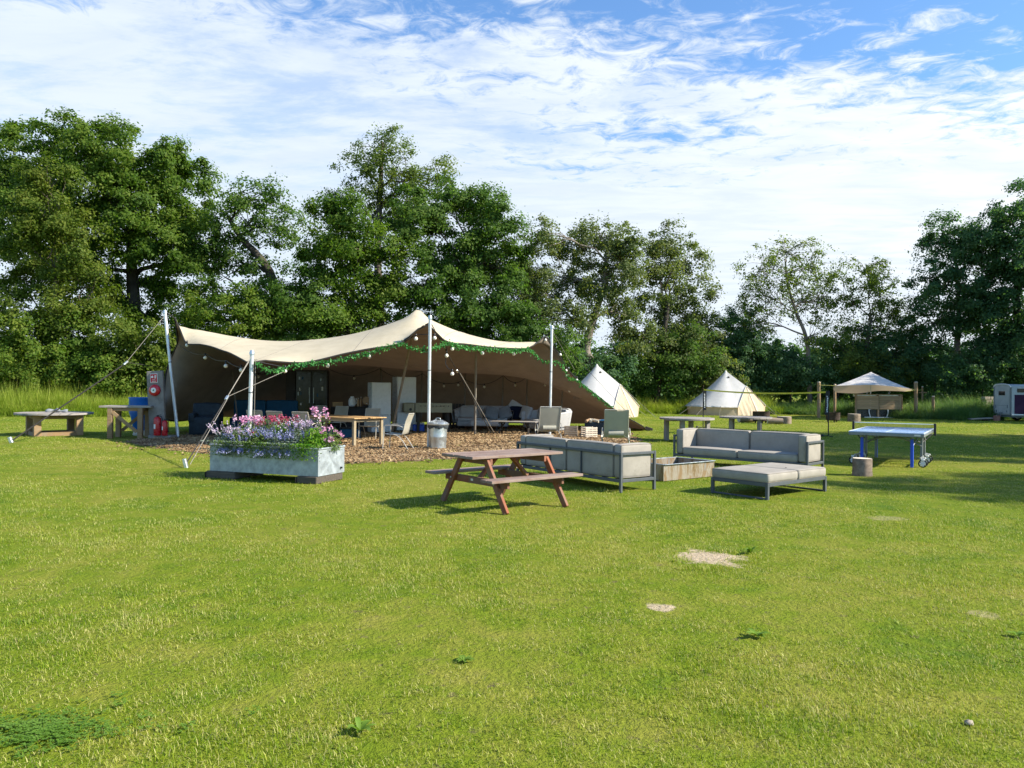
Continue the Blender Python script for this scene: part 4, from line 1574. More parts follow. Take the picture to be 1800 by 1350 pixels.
ot = thing('ottoman', 'wide low beige ottoman on a grey frame nearest the bare patch', 'ottoman', (4.20, 12.30, 0), R(39))
L, Dp = 1.72, 1.03
for sx in (-1, 1):
    for sy in (-1, 1):
        bl('leg', M['greyframe'], ot, (sx * (L / 2 - .024), sy * (Dp / 2 - .024), .125), (.048, .048, .25), .004)
    piece('rail', M['greyframe'], ot, (sx * (L / 2 - .022), -Dp / 2 + .048, .225), (sx * (L / 2 - .022), Dp / 2 - .048, .225), .04, .055)
    piece('floor_bar', M['greyframe'], ot, (sx * (L / 2 - .022), -Dp / 2 + .048, .015), (sx * (L / 2 - .022), Dp / 2 - .048, .015), .03, .025)
for sy in (-1, 1):
    piece('rail', M['greyframe'], ot, (-L / 2 + .048, sy * (Dp / 2 - .022), .225), (L / 2 - .048, sy * (Dp / 2 - .022), .225), .04, .055)
bl('deck', M['greyframe'], ot, (0, 0, .225), (L - .1, Dp - .1, .02), .003)
for sx in (-1, 1):
    cushion('seat_cushion', M['cushionbeige'], ot, (sx * L / 4, 0, .325), (L / 2 - .008, Dp, .15), puff=.012, seed=20 + sx, piping='cushionpiping')
MB().lathe([(.012, 0), (.008, .008)], 8).build('button', M['black'], ot, (.12, -.22, .408))

pit = thing('fire_pit', 'long open rust streaked steel fire pit between sofa and ottoman', 'fire pit', (3.02, 14.31, 0), R(37.7))
for sy in (-1, 1):
    bl('side_plate', M['pitsteel'], pit, (0, sy * .44, .155), (1.44, .012, .29), .002)
    piece('rim', M['galv'], pit, (-.72, sy * .455, .305), (.72, sy * .455, .305), .045, .012, b=.003)
for sx in (-1, 1):
    bl('end_plate', M['pitsteel'], pit, (sx * .714, 0, .155), (.012, .868, .29), .002)
    piece('rim', M['galv'], pit, (sx * .70, -.432, .305), (sx * .70, .432, .305), .045, .012, b=.003)
bl('ash_bed', M['ash'], pit, (0, 0, .06), (1.41, .86, .08), .01)
for k in range(6):
    a = random.uniform(0, PI)
    x, y = random.uniform(-.5, .5), random.uniform(-.28, .28)
    MB().tube([(x - .14 * math.cos(a), y - .14 * math.sin(a), .125), (x + .14 * math.cos(a), y + .14 * math.sin(a), .13)], .03, 7).build('charred_log', M['darkwood'], pit)


# ------------------------------------------------------------------ logs, stumps, fire bowls
def log_stump(label, loc, r, h, seed, group=None, cat='log stump'):
    r_ = random.Random(seed)
    t = thing('log_stump', label, cat, loc, r_.uniform(0, 6), group)
    n = 28
    ph = [r_.uniform(0, 6) for _ in range(4)]
    rr = [r * (1 + .05 * math.sin(2 * PI * j / n * 3 + ph[0]) + .035 * math.sin(2 * PI * j / n * 7 + ph[1]) + r_.uniform(-.03, .03)) for j in range(n)]
    g = []
    for i, z in enumerate((0, h * .3, h * .65, h * .97, h)):
        k = 1.05 if i == 0 else (.975 if i == 4 else 1)
        g.append([(rr[j % n] * k * math.cos(2 * PI * j / n), rr[j % n] * k * math.sin(2 * PI * j / n), z) for j in range(n + 1)])
    MB().grid(g).build('bark', M['bark'], t, smooth=True)
    mb = MB()
    mb.add([(rr[j] * .972 * math.cos(2 * PI * j / n), rr[j] * .972 * math.sin(2 * PI * j / n), h + .002) for j in range(n)], [tuple(range(n))])
    mb.build('cut_face', M['cutlog'], t)
    return t


log_stump('upright log stump with pale cut top in front of the ping pong table', (6.88, 14.85, 0), .178, .34, 1)
g_ = G(1510, 745)
log_stump('short log seat far off, just left of the sink unit', G(1501, 741), .32, .42, 2)
log_stump('pale log seat on its own to the right of the far rusty bowl', G(1379, 745), .34, .36, 3)


def lying_log(label, a, b, r, m='bark'):
    a, b = Vector(a), Vector(b)
    t = thing('lying_log', label, 'log', (a + b) / 2)
    o = (a + b) / 2
    MB().tube([a - o, (a - o) * .3 + Vector((0, 0, .02)), b - o], [r, r * 1.05, r * .95], 10).build('bark', M[m], t, smooth=True)
    d = (b - a).normalized()
    for p, s in ((a, -1), (b, 1)):
        q = p - o + d * s * .004
        MB().tube([q, q + d * s * .004], r * .92, 10).build('cut_face', M['cutlog'], t)
    return t


q = G(1316, 743)
lying_log('split log lying left of the far rusty fire bowl', q + Vector((-.5, 0, .17)), q + Vector((.35, .3, .17)), .16)
q = G(1360, 746)
lying_log('short log lying right against the far rusty fire bowl', q + Vector((-.3, 0, .16)), q + Vector((.4, -.1, .16)), .15)


def fire_bowl(label, loc, r, h):
    t = thing('fire_bowl', label, 'fire bowl', loc, 0, 'rusty steel fire bowls far across the field')
    MB().lathe([(r * .86, .10), (r * .98, .14), (r, h), (r * 1.03, h + .015), (r * .96, h + .015), (r * .93, h - .02), (r * .88, .18), (.02, .16)], 28, cap=False).build('drum', M['rust'], t, smooth=True)
    MB().lathe([(0.001, .098), (r * .86, .10)], 28, cap=False).build('base_plate', M['rust'], t)
    for k in range(3):
        a = k * 2.09 + .4
        bl('leg', M['rust'], t, (r * .7 * math.cos(a), r * .7 * math.sin(a), .05), (.06, .06, .10))
    return t


fire_bowl('rusty round fire bowl between logs in front of the right bell tent', G(1338, 744), .42, .58)
fire_bowl('rusty round fire bowl right behind the right badminton post', G(1464, 742), .36, .50)


# ------------------------------------------------------------------ table tennis
def tt_table(loc, rz):
    t = thing('ping_pong_table', 'blue outdoor ping pong table with a net and rows of small wheels', 'ping pong table', loc, rz)
    Z = .76
    for sx in (-1, 1):
        h = bl('playing_board', M['ttblue'], t, (sx * .69, 0, Z - .010), (1.355, 1.50, .020), .003)
        for sy in (-1, 1):
            piece('edge_line', M['paintwhite'], h, (-.6775, sy * .74, .0125), (.6775, sy * .74, .0125), .022, .003, b=0)
            piece('apron', M['ttgrey'], t, (sx * .012, sy * .737, Z - .052), (sx * 1.367, sy * .737, Z - .052), .022, .06)
        piece('edge_line', M['paintwhite'], h, (sx * .667, -.728, .0125), (sx * .667, .728, .0125), .022, .003, b=0)
        piece('centre_line', M['paintwhite'], h, (-.655, 0, .0125), (.655, 0, .0125), .007, .003, b=0)
        piece('apron', M['ttgrey'], t, (sx * 1.356, -.725, Z - .052), (sx * 1.356, .725, Z - .052), .022, .06)
        piece('cross_rail', M['ttgrey'], t, (sx * .30, -.72, Z - .05), (sx * .30, .72, Z - .05), .04, .05)
        for sy in (-1, 1):
            lg = MB()
            lg.bar((sx * 1.14, sy * .50, .0), (sx * 1.16, sy * .50, .62), .085, .06, (0, 1, 0), .006)
            l_ = lg.build('outer_leg', M['ttleg'], t)
            MB().bar((sx * 1.16, sy * .50, .60), (sx * 1.16, sy * .50, .715), .05, .04, (0, 1, 0), .004).build('leg_sleeve', M['ttgrey'], l_)
            MB().bar((sx * 1.092, sy * .50, .01), (sx * 1.112, sy * .50, .60), .012, .06, (0, 1, 0), 0).build('leg_edge', M['ttgrey'], l_)
            piece('inner_leg', M['ttgrey'], t, (sx * .34, sy * .62, .15), (sx * .30, sy * .62, Z - .075), .09, .05, up=(0, 1, 0))
            # swept stay between the legs
            pts = [Vector((sx * (1.12 - .83 * s), sy * (.50 + .10 * s), .44 + .20 * math.sin(PI * s * .55))) for s in np.linspace(0, 1, 9)]
            MB().tube(pts, .016, 6).build('stay', M['ttgrey'], t, smooth=True)
            br_ = [Vector((sx * .33, sy * .62, .5)), Vector((sx * .2, sy * .70, .58)), Vector((sx * .08, sy * .80, .69))]
            MB().tube(br_, .012, 5).build('net_bracket', M['black'], t)
            for x in ((-1.06, -.66) if sx < 0 else (.06, .52)):
                wheel = thing('wheel', None, None, (x, sy * .70, .09))
                del wheel
        # arched beam across the width
        pts = [Vector((sx * .36, -.62 + 1.24 * s, .42 + .20 * math.sin(PI * s))) for s in np.linspace(0, 1, 13)]
        MB().tube(pts, .022, 6).build('arch_beam', M['ttgrey'], t, smooth=True)
        for sy in (-1, 1):
            xa, xb = ((-1.10, -.30) if sx < 0 else (.02, .58))
            piece('wheel_beam', M['ttgrey'], t, (xa, sy * .655, .20), (xb, sy * .655, .20), .03, .03)
    for o in [o for o in bpy.data.objects if o.name.startswith('wheel') and o.type == 'EMPTY' and o.parent is None]:
        o.parent = t
        rim = MB()
        Mx = Matrix.Rotation(PI / 2, 3, 'X')
        tyre = MB().lathe([(.066, -.016), (.085, -.014), (.088, 0), (.085, .014), (.066, .016), (.063, 0), (.066, -.016)], 20, cap=False, M=Mx).build('tyre', M['rubber'], o, smooth=True)
        rim.lathe([(.014, -.018), (.018, -.018), (.018, .018), (.001, .018)], 10, M=Mx)
        for k in range(7):
            a = 2 * PI * k / 7
            rim.bar((.012 * math.cos(a), 0, .012 * math.sin(a)), (.068 * math.cos(a), 0, .068 * math.sin(a)), .026, .016, (0, 1, 0))
        rim.build('rim', M['white'], o)
        o.rotation_euler = (0, 0, PI / 2)
        MB().box((0, 0, .085), (.07, .045, .05), None, .01).build('fork', M['white'], o)
    # net
    for sy in (-1, 1):
        p = bl('net_post', M['black'], t, (0, sy * .86, Z + .035), (.045, .05, .28), .008)
    mb = MB()
    for k in range(9):
        mb.tube([(0, -.84, Z + .012 + k * .017), (0, .84, Z + .012 + k * .017)], .0022, 3, False)
    for k in range(64):
        y = -.84 + 1.68 * k / 63
        mb.tube([(0, y, Z + .008), (0, y, Z + .148)], .0022, 3, False)
    tag(mb.build('net_mesh', M['black'], t), kind='stuff')
    piece('net_tape', M['paintwhite'], t, (0, -.84, Z + .152), (0, .84, Z + .152), .008, .016, b=.001)
    bl('sticker', M['offwhite'], t, (-1.369, -.62, Z - .045), (.003, .12, .035), 0)
    return t


tt_table((8.95, 17.75, 0), R(57))


# ------------------------------------------------------------------ round drum-top tables
def clip_disc(r, y0, y1, n=14):
    xs = []
    lo = [(-math.sqrt(max(r * r - y * y, 0)), y) for y in np.linspace(y0, y1, n)]
    hi = [(math.sqrt(max(r * r - y * y, 0)), y) for y in np.linspace(y1, y0, n)]
    q = lo + hi
    res = []
    for p in q:
        if not res or (abs(p[0] - res[-1][0]) + abs(p[1] - res[-1][1])) > .004: res.append(p)
    if abs(res[0][0] - res[-1][0]) + abs(res[0][1] - res[-1][1]) < .004: res.pop()
    return list(reversed(res))


def round_table(label, loc, rz, r, h, legs, lw=.13, planks=9, group='round wooden drum-top tables', th=.055):
    t = thing('round_table', label, 'table', loc, rz, group)
    pw = 2 * r / planks
    for k in range(planks):
        y0 = -r + pw * k + .005
        y1 = y0 + pw - .010
        dz = random.uniform(-.004, .004)
        poly = clip_disc(r, y0, y1)
        o = MB().prism(poly, h - th + dz, h + dz).build('top_plank', M['greywood'], t)
    MB().prism(clip_disc(r * .80, -.14, .14), h - th - .05, h - th - .006).build('batten', M['greywood'], t)
    for (x, y) in legs:
        bl('leg', M['oakpost'] if lw > .15 else M['greywood'], t, (x, y, (h - th - .006) / 2), (lw, lw, h - th - .008), .008)
    return t


def sq(d): return [(-d, -d), (d, -d), (d, d), (-d, d)]


round_table('round grey wooden table nearest behind the sofa, left of its twin', (5.60, 24.2, 0), R(20), .86, .76, sq(.46))
round_table('round grey wooden table further right behind the sofa', (8.10, 26.2, 0), R(70), .88, .74, sq(.46))
rt = round_table('low round weathered table on thick timber legs at the far left', (-14.62, 24.2, 0), R(42), 1.10, .72, sq(.58), lw=.20, planks=11)
for k in range(4):
    a, b_ = sq(.58)[k], sq(.58)[(k + 1) % 4]
    d = Vector((b_[0] - a[0], b_[1] - a[1], 0)).normalized()
    piece('ground_rail', M['oakpost'], rt, Vector((*a, .06)) + d * .10, Vector((*b_, .06)) - d * .10, .14, .12)
    piece('top_rail', M['oakpost'], rt, Vector((*a, .585)) + d * .10, Vector((*b_, .585)) - d * .10, .10, .10)
cov_ = MB()
pth = [Vector((-.35, .1, .74)), Vector((-.1, .18, .79)), Vector((.1, .1, .77)), Vector((.3, .2, .75))]
tag(MB().tube([p + Vector((-14.62, 24.2, 0)) for p in spline(pth, 5)], [.05 + .03 * math.sin(i) for i in range(16)], 7).build('cloth_bundle', M['pillowgrey'], smooth='all'),
    'crumpled grey cloth lying on the low round table at far left', 'cloth')

bt = thing('bar_table', 'tall cross braced wooden table beside the fire point post', 'table', (-11.72, 23.3, 0), R(8))
for k in range(6):
    y = -.42 + .84 * (k + .5) / 6
    piece('top_plank', M['greywood'], bt, (-.78, y, .965), (.70, y, .965), .133, .055)
for sx in (-1, 1):
    for sy in (-1, 1):
        bl('leg', M['oakpost'], bt, (-.05 + sx * .43, sy * .33, .466), (.14, .14, .930), .008)
    piece('side_rail', M['oakpost'], bt, (-.05 + sx * .43, -.26, .87), (-.05 + sx * .43, .26, .87), .07, .10)
piece('cross_brace', M['oakpost'], bt, (-.40, -.39, .80), (.30, -.39, .20), .035, .10, up=(0, 0, 1))
piece('cross_brace', M['oakpost'], bt, (.30, .39, .80), (-.40, .39, .20), .035, .10, up=(0, 0, 1))
piece('top_rail', M['oakpost'], bt, (-.4, -.33, .885), (.3, -.33, .885), .07, .10)

drum = thing('plastic_drum', 'bright blue plastic drum with pale foot behind the tall table', 'drum', (-11.95, 24.55, 0))
MB().lathe([(.26, .16), (.30, .22), (.38, .62), (.42, .72), (.425, .86), (.415, .90), (.43, .93), (.43, 1.17), (.445, 1.19), (.445, 1.23), (.40, 1.23), (.39, 1.15), (.36, .8), (.02, .75)], 36, cap=False).build('body', M['drumblue'], drum, smooth=True)
MB().lathe([(.30, 0), (.31, .03), (.27, .158), (.001, .158)], 30).build('foot', M['offwhite'], drum, smooth=True)

# ------------------------------------------------------------------ fire point
fp = thing('fire_point_post', 'leaning grey sleeper post carrying a fire sign and red bell', 'post', (-10.86, 23.25, 0), R(-4))
lean = R(-3.6)
piece('sleeper', M['sleeper'], fp, (0, 0, 0.03), (2.06 * math.sin(lean), .03, 2.06), .10, .51, up=(1, 0, 0), b=.012)
piece('plinth', M['sleeper'], fp, (-.22, -.02, .05), (.52, -.02, .05), .34, .10, b=.012)


def on_post(z, dy=.055, dx=0.0):
    return Vector((z * math.sin(lean) + dx, -dy + .03 * z / 2.06, z))


rq = Matrix.Rotation(lean, 3, 'Y')
Pz = Matrix.Rotation(PI / 2, 3, 'X')


def text_mesh(txt, size, m, name):
    cu = bpy.data.curves.new(name, 'FONT')
    cu.body = txt
    cu.size = size
    cu.align_x = 'CENTER'
    cu.extrude = .0012
    tmp = bpy.data.objects.new(name, cu)
    COL.objects.link(tmp)
    dg = bpy.context.evaluated_depsgraph_get()
    me = bpy.data.meshes.new_from_object(tmp.evaluated_get(dg))
    bpy.data.objects.remove(tmp)
    me.materials.clear()
    me.materials.append(m)
    return me


sg = thing('fire_sign', 'small red square fire sign with white symbols atop the post', 'sign', fp.matrix_basis @ on_post(1.84, .058, -.02))
sg.rotation_euler = (0, lean, R(-4))
bl('sign_border', M['paintwhite'], sg, (0, 0, 0), (.235, .008, .285), .001)
bl('sign_panel', M['labelred'], sg, (0, -.006, 0), (.205, .006, .255), .001)
fl = [(-.075, .012), (-.02, .012), (-.008, .035), (-.018, .07), (-.03, .055), (-.042, .098), (-.058, .06), (-.072, .07), (-.086, .035)]
MB().prism(fl, 0, .003).build('flame_symbol', M['paintwhite'], sg, (0, -.009, 0), (PI / 2, 0, 0))
MB().prism([(.03, -.01), (.065, -.01), (.065, .075), (.055, .09), (.04, .09), (.03, .075)], 0, .003).build('extinguisher_symbol', M['paintwhite'], sg, (0, -.009, 0), (PI / 2, 0, 0))
MB().prism([(.048, .09), (.080, .100), (.082, .03), (.074, .03), (.072, .092)], 0, .003).build('hose_symbol', M['paintwhite'], sg, (0, -.0095, 0), (PI / 2, 0, 0))
link('lettering', text_mesh('Fire', .062, M['paintwhite'], 'lettering'), sg, (0, -.010, -.065), (PI / 2, 0, 0))
link('lettering', text_mesh('point', .062, M['paintwhite'], 'lettering'), sg, (0, -.010, -.112), (PI / 2, 0, 0))

be = thing('fire_bell', 'round red fire alarm bell with a white centre on the post', 'bell', fp.matrix_basis @ on_post(1.47, .055, 0.0))
be.rotation_euler = (0, lean, R(-4))
MB().lathe([(.175, 0), (.18, .02), (.17, .055), (.13, .085), (.085, .092), (.06, .092)], 32, M=Pz).build('gong', M['red'], be, smooth=True)
MB().lathe([(.082, .092), (.082, .099), (.001, .101)], 24, M=Pz).build('centre_disc', M['paintwhite'], be)
MB().prism([(-.03, -.01), (.0, .03), (.035, .02), (.02, -.005), (.035, -.035), (0, -.02)], 0, .003).build('mark', M['green'], be, (0, -.102, 0), (PI / 2, 0, 0))


def extinguisher(label, loc, h, r, rz):
    t = thing('fire_extinguisher', label, 'fire extinguisher', loc, rz, 'fire extinguishers at the fire point')
    MB().lathe([(r * .94, 0), (r, .02), (r, h * .78), (r * .9, h * .85), (r * .55, h * .90), (r * .3, h * .92)], 24).build('cylinder', M['red'], t, smooth=True)
    MB().lathe([(r * .3, h * .92), (r * .3, h * .97), (r * .2, h * .985)], 12).build('valve', M['black'], t)
    MB().bar((-.02, 0, h * .98), (.11, -.01, h * 1.02), .02, .014).build('handle', M['black'], t)
    MB().bar((-.02, 0, h * .945), (.10, -.01, h * .955), .02, .012).build('lever', M['black'], t)
    hp = spline([(.03, 0, h * .95), (r + .02, -.03, h * .9), (r + .04, -.05, h * .6), (r + .03, -.05, h * .35), (r + .05, -.07, h * .22)], 5)
    MB().tube(hp, [.011] * (len(hp) - 4) + [.013, .02, .024, .03], 8).build('hose', M['black'], t, smooth=True)
    n = 10
    g = [[(r * 1.006 * math.cos(a), r * 1.006 * math.sin(a), z) for a in np.linspace(-2.9, -1.9, n)] for z in (h * .33, h * .55)]
    MB().grid(g).build('label_band', M['paintwhite'], t)
    return t


extinguisher('larger red fire extinguisher at the foot of the sleeper post', (-10.78, 23.03, .10), .62, .105, .2)
extinguisher('smaller red fire extinguisher with hose, right of the larger one', (-10.55, 23.02, .10), .50, .085, .1)

# ------------------------------------------------------------------ planter trough and its plants
tr = thing('planter_trough', 'long galvanised metal trough planter raised on wooden blocks', 'planter', (-4.16, 13.44, .13), R(-20))
Lp, Dq, Hp = 2.26, .80, .46
for sy in (-1, 1):
    bl('side_panel', M['planter'], tr, (0, sy * (Dq / 2 - .006), Hp / 2), (Lp, .012, Hp), .002)
    MB().tube([(-Lp / 2, sy * (Dq / 2 + .002), Hp), (Lp / 2, sy * (Dq / 2 + .002), Hp)], .016, 8).build('rolled_rim', M['planter'], tr, smooth=True)
for sx in (-1, 1):
    bl('end_panel', M['planter'], tr, (sx * (Lp / 2 - .006), 0, Hp / 2), (.012, Dq - .026, Hp), .002)
    MB().tube([(sx * (Lp / 2 + .002), -Dq / 2, Hp), (sx * (Lp / 2 + .002), Dq / 2, Hp)], .016, 8).build('rolled_rim', M['planter'], tr, smooth=True)
bl('bottom_panel', M['planter'], tr, (0, 0, .008), (Lp - .026, Dq - .026, .012), .001)
bl('soil', M['soil'], tr, (0, 0, Hp - .14), (Lp - .026, Dq - .026, .2), .01)
MB().lathe([(.018, 0), (.018, .03), (.01, .03)], 10).build('drain_plug', M['black'], tr, (Lp / 2, .28, .09), (0, PI / 2, 0))
for k, (x, w_) in enumerate(((-.80, .62), (.92, .40))):
    q = tr.matrix_basis @ Vector((x - .08 * (1 - k), 0, -.13))
    o = thing('sleeper_block', ('dark wooden block under the left end of the trough', 'dark wooden block under the right end of the trough')[k], 'wooden block', (q.x, q.y, 0), R(-20))
    bl('timber', M['darkblock'], o, (0, -.03, .0635), (w_, .80, .125), .012)
    bl('end_grain', M['darkwood'], o, (-w_ / 2 - .002, -.05, .06), (.004, .8, .10), .001)


def bed_plant(name, label, x, y, rx, ry, rz, leafm, nleaf, flowers=(), spikes=None, trail=0.10, seed=0, leaf=.035, z0=None):
    """a plant in the trough: foliage mass plus blossoms, each one real petals"""
    r_ = np.random.default_rng(900 + seed)
    q = tr.matrix_basis @ Vector((x, y, Hp - .05))
    root = thing(name, label, 'plant', q, R(-20), 'bedding plants in the trough')
    rz *= 1.14
    nleaf = int(nleaf * 1.7)
    leaf *= 1.15
    d = r_.normal(0, 1, (nleaf, 3))
    d /= np.linalg.norm(d, axis=1)[:, None]
    d[:, 2] = np.abs(d[:, 2])
    rad = r_.uniform(.35, 1.05, nleaf)[:, None]
    c = d * rad * np.array([rx, ry, rz])
    if trail:
        k = r_.uniform(size=nleaf) < trail
        n_ = k.sum()
        c[k] = np.stack([r_.normal(0, rx * .5, n_), -ry * .95 - r_.uniform(0, .10, n_), .13 - r_.uniform(0, 1, n_) ** 1.8 * .27], 1)
        c[k, 1] = -(y + Dq / 2 + .02) - r_.uniform(0, .10, n_)
    L = leaf * r_.uniform(.6, 1.5, nleaf)
    V = orient_leaves(c, d * .6 + np.array([0, 0, .5]) + r_.normal(0, .6, (nleaf, 3)), L, L * r_.uniform(.35, .6, nleaf), r_)
    tag(link('foliage', fast_mesh('foliage', V, 4, M[leafm], np.repeat(r_.uniform(0, 1, nleaf), 4)), root), kind='stuff')
    mb = MB()
    for k in range(14):
        p = c[r_.integers(0, nleaf)]
        mb.tube([(p[0] * .2, p[1] * .2, 0), (p[0] * .7, p[1] * .7, p[2] * .6), tuple(p)], .004, 4, False)
    mb.build('stems', M[leafm], root)
    for (fm, nh, sz, zlo, zhi, nm) in flowers:
        V, rn = [], []
        for k in range(nh):
            a = r_.uniform(0, 2 * PI)
            s = math.sqrt(r_.uniform(0, 1))
            hc = np.array([rx * s * math.cos(a), ry * s * math.sin(a) * 1.02, rz * r_.uniform(zlo, zhi)])
            kk = r_.uniform()
            for j in range(14):
                pc_ = hc + r_.normal(0, 1, 3) * sz * .5
                up = r_.normal(0, .6, 3) + np.array([0, -.4, .8])
                up /= np.linalg.norm(up)
                u = np.cross(up, r_.normal(0, 1, 3))
                u /= np.linalg.norm(u)
                w_ = np.cross(up, u)
                ps = sz * .42
                V += [pc_ - u * ps, pc_ + w_ * ps, pc_ + u * ps, pc_ - w_ * ps]
                rn += [min(1, max(0, kk + r_.normal(0, .2)))] * 4
        tag(link(nm, fast_mesh(nm, np.array(V), 4, M[fm], rn), root), kind='stuff')
    if spikes:
        fm, nsp, lo, hi, tr_ = spikes
        V, rn = [], []
        sb = MB()
        for k in range(nsp):
            a = r_.uniform(0, 2 * PI)
            s = math.sqrt(r_.uniform(0, 1))
            b0 = np.array([rx * s * math.cos(a) * .9, ry * s * math.sin(a) * .9, rz * .5])
            dr = np.array([math.cos(a) * s * .5, math.sin(a) * s * .5 - .25, r_.uniform(.6, 1)])
            if r_.uniform() < tr_:
                dr[2] = -.3
                b0[1] = -(y + Dq / 2 + .03)
                b0[2] = .04
                dr[1] = -.4
            dr /= np.linalg.norm(dr)
            Ls = r_.uniform(lo, hi)
            sb.tube([tuple(b0), tuple(b0 + dr * Ls)], .003, 4, False)
            for j in range(22):
                s2 = r_.uniform(.35, 1.0)
                pc_ = b0 + dr * Ls * s2 + r_.normal(0, .008, 3)
                up = r_.normal(0, 1, 3)
                up /= np.linalg.norm(up)
                u = np.cross(up, r_.normal(0, 1, 3))
                u /= np.linalg.norm(u)
                w_ = np.cross(up, u)
                ps = .011
                V += [pc_ - u * ps, pc_ + w_ * ps, pc_ + u * ps, pc_ - w_ * ps]
                rn += [r_.uniform()] * 4
        sb.build('flower_stalks', M[leafm], root)
        tag(link('flower_spikes', fast_mesh('flower_spikes', np.array(V), 4, M[fm], rn), root), kind='stuff')
    return root


bed_plant('lavender_plant', 'pale lilac spiky plant leaning out over the left trough end', -1.00, -.02, .26, .34, .32, 'herbgrey', 900, spikes=('flowerpale', 26, .16, .32, 0), seed=1)
bed_plant('geranium_plant', 'bright pink geranium at the back left of the trough', -.78, .18, .30, .20, .42, 'herb', 900, [('flowerpink', 26, .045, .85, 1.1, 'blossoms')], seed=2)
bed_plant('petunia_plant', 'pale blue and white trailing plant in the front left of the trough', -.68, -.18, .28, .22, .30, 'herb', 1000, [('flowerpale', 16, .035, .6, 1.0, 'blossoms')], seed=3)
bed_plant('lobelia_plant', 'deep blue trailing plant hanging over the rim at left', -.60, -.22, .22, .18, .16, 'herbgrey', 900, spikes=('flowerblue', 46, .10, .22, .55), trail=.4, seed=4, leaf=.024)
bed_plant('geranium_plant', 'dark red geranium at the back, left of the middle', -.35, .18, .30, .20, .44, 'herb', 1100, [('flowerred', 16, .042, .8, 1.05, 'blossoms')], seed=5)
bed_plant('geranium_plant', 'scarlet geranium at the back in the middle of the trough', .04, .20, .24, .18, .46, 'herb', 1000, [('flowerred', 14, .042, .8, 1.08, 'blossoms')], seed=6)
bed_plant('salvia_plant', 'violet blue spikes in the front middle left of the trough', -.22, -.16, .28, .24, .28, 'herb', 1300, [('flowerred', 4, .04, .7, .9, 'blossoms')], spikes=('flowerblue', 36, .12, .26, .1), seed=7)
bed_plant('golden_foliage_plant', 'lime yellow foliage plant in the middle of the trough', .05, .0, .16, .18, .40, 'herbgreen', 900, seed=8, leaf=.028)
bed_plant('catmint_plant', 'grey green mint with blue flowers spilling over the front middle', .22, -.20, .30, .22, .26, 'herbgrey', 1200, spikes=('flowerblue', 40, .10, .26, .3), trail=.25, seed=9, leaf=.026)
bed_plant('verbena_plant', 'pale pink upright spikes at the back right of the middle', .40, .16, .30, .20, .40, 'herb', 900, [('flowerpale', 18, .038, .8, 1.05, 'blossoms')], spikes=('flowerpale', 26, .24, .42, 0), seed=10)
bed_plant('sage_plant', 'dusky blue green bushy plant right of the middle', .52, -.14, .24, .24, .30, 'herbgrey', 1000, spikes=('flowerblue', 26, .08, .2, .1), seed=11)
bed_plant('daisy_bush', 'fresh green bush with pink daisies at the right end', .84, -.10, .27, .28, .34, 'herbgreen', 1900, [('flowerpink', 3, .04, .7, 1.0, 'blossoms')], trail=.15, seed=12, leaf=.032)
bed_plant('geranium_plant', 'pink geranium head standing above the green bush at right', .80, .12, .14, .12, .54, 'herb', 300, [('flowerpink', 10, .05, .92, 1.15, 'blossoms')], seed=13)
bed_plant('geranium_plant', 'pink flowers leaning over the right end of the trough', 1.10, .06, .16, .22, .34, 'herb', 350, [('flowerpink', 12, .046, .45, 1.05, 'blossoms')], seed=14)

# ------------------------------------------------------------------ dustbin
bn = thing('dustbin', 'ribbed galvanised dustbin with domed lid beside the centre pole', 'dustbin', (-1.98, 20.35, 0))
MB().lathe([(.215, .0), (.215, .015), (.222, .02), (.235, .30), (.242, .32), (.238, .34), (.252, .62), (.262, .63), (.262, .65), (.245, .65), (.22, .05), (.01, .04)], 40, cap=False).build('body', M['galv'], bn, smooth=True)
n = 48
g = []
for z, r0 in ((.67, .272), (.63, .285), (.585, .275), (.555, .268)):
    g.append([((r0 + (.010 * math.sin(j * 1.7 + z * 30) if z < .66 else 0)) * math.cos(2 * PI * j / n), (r0 + (.010 * math.sin(j * 1.7 + z * 30) if z < .66 else 0)) * math.sin(2 * PI * j / n),
               z + (.02 * math.sin(j * .8) + .012 * math.sin(j * 2.3) if z < .6 else 0)) for j in range(n + 1)])
MB().grid(g[::-1]).build('bin_bag', M['binbag'], bn, smooth='all')
lid = MB().lathe([(.29, .64), (.30, .655), (.30, .672), (.27, .69), (.20, .735), (.11, .765), (.02, .772)], 40).build('lid', M['galv'], bn, smooth=True)
for k in range(16):
    a = 2 * PI * k / 16
    piece('lid_rib', M['galv'], lid, (.10 * math.cos(a), .10 * math.sin(a), .770), (.26 * math.cos(a), .26 * math.sin(a), .697), .018, .010)
MB().tube(spline([(-.06, 0, .768), (-.055, 0, .81), (0, 0, .822), (.055, 0, .81), (.06, 0, .768)], 5), .010, 7).build('lid_handle', M['galv'], lid, smooth=True)

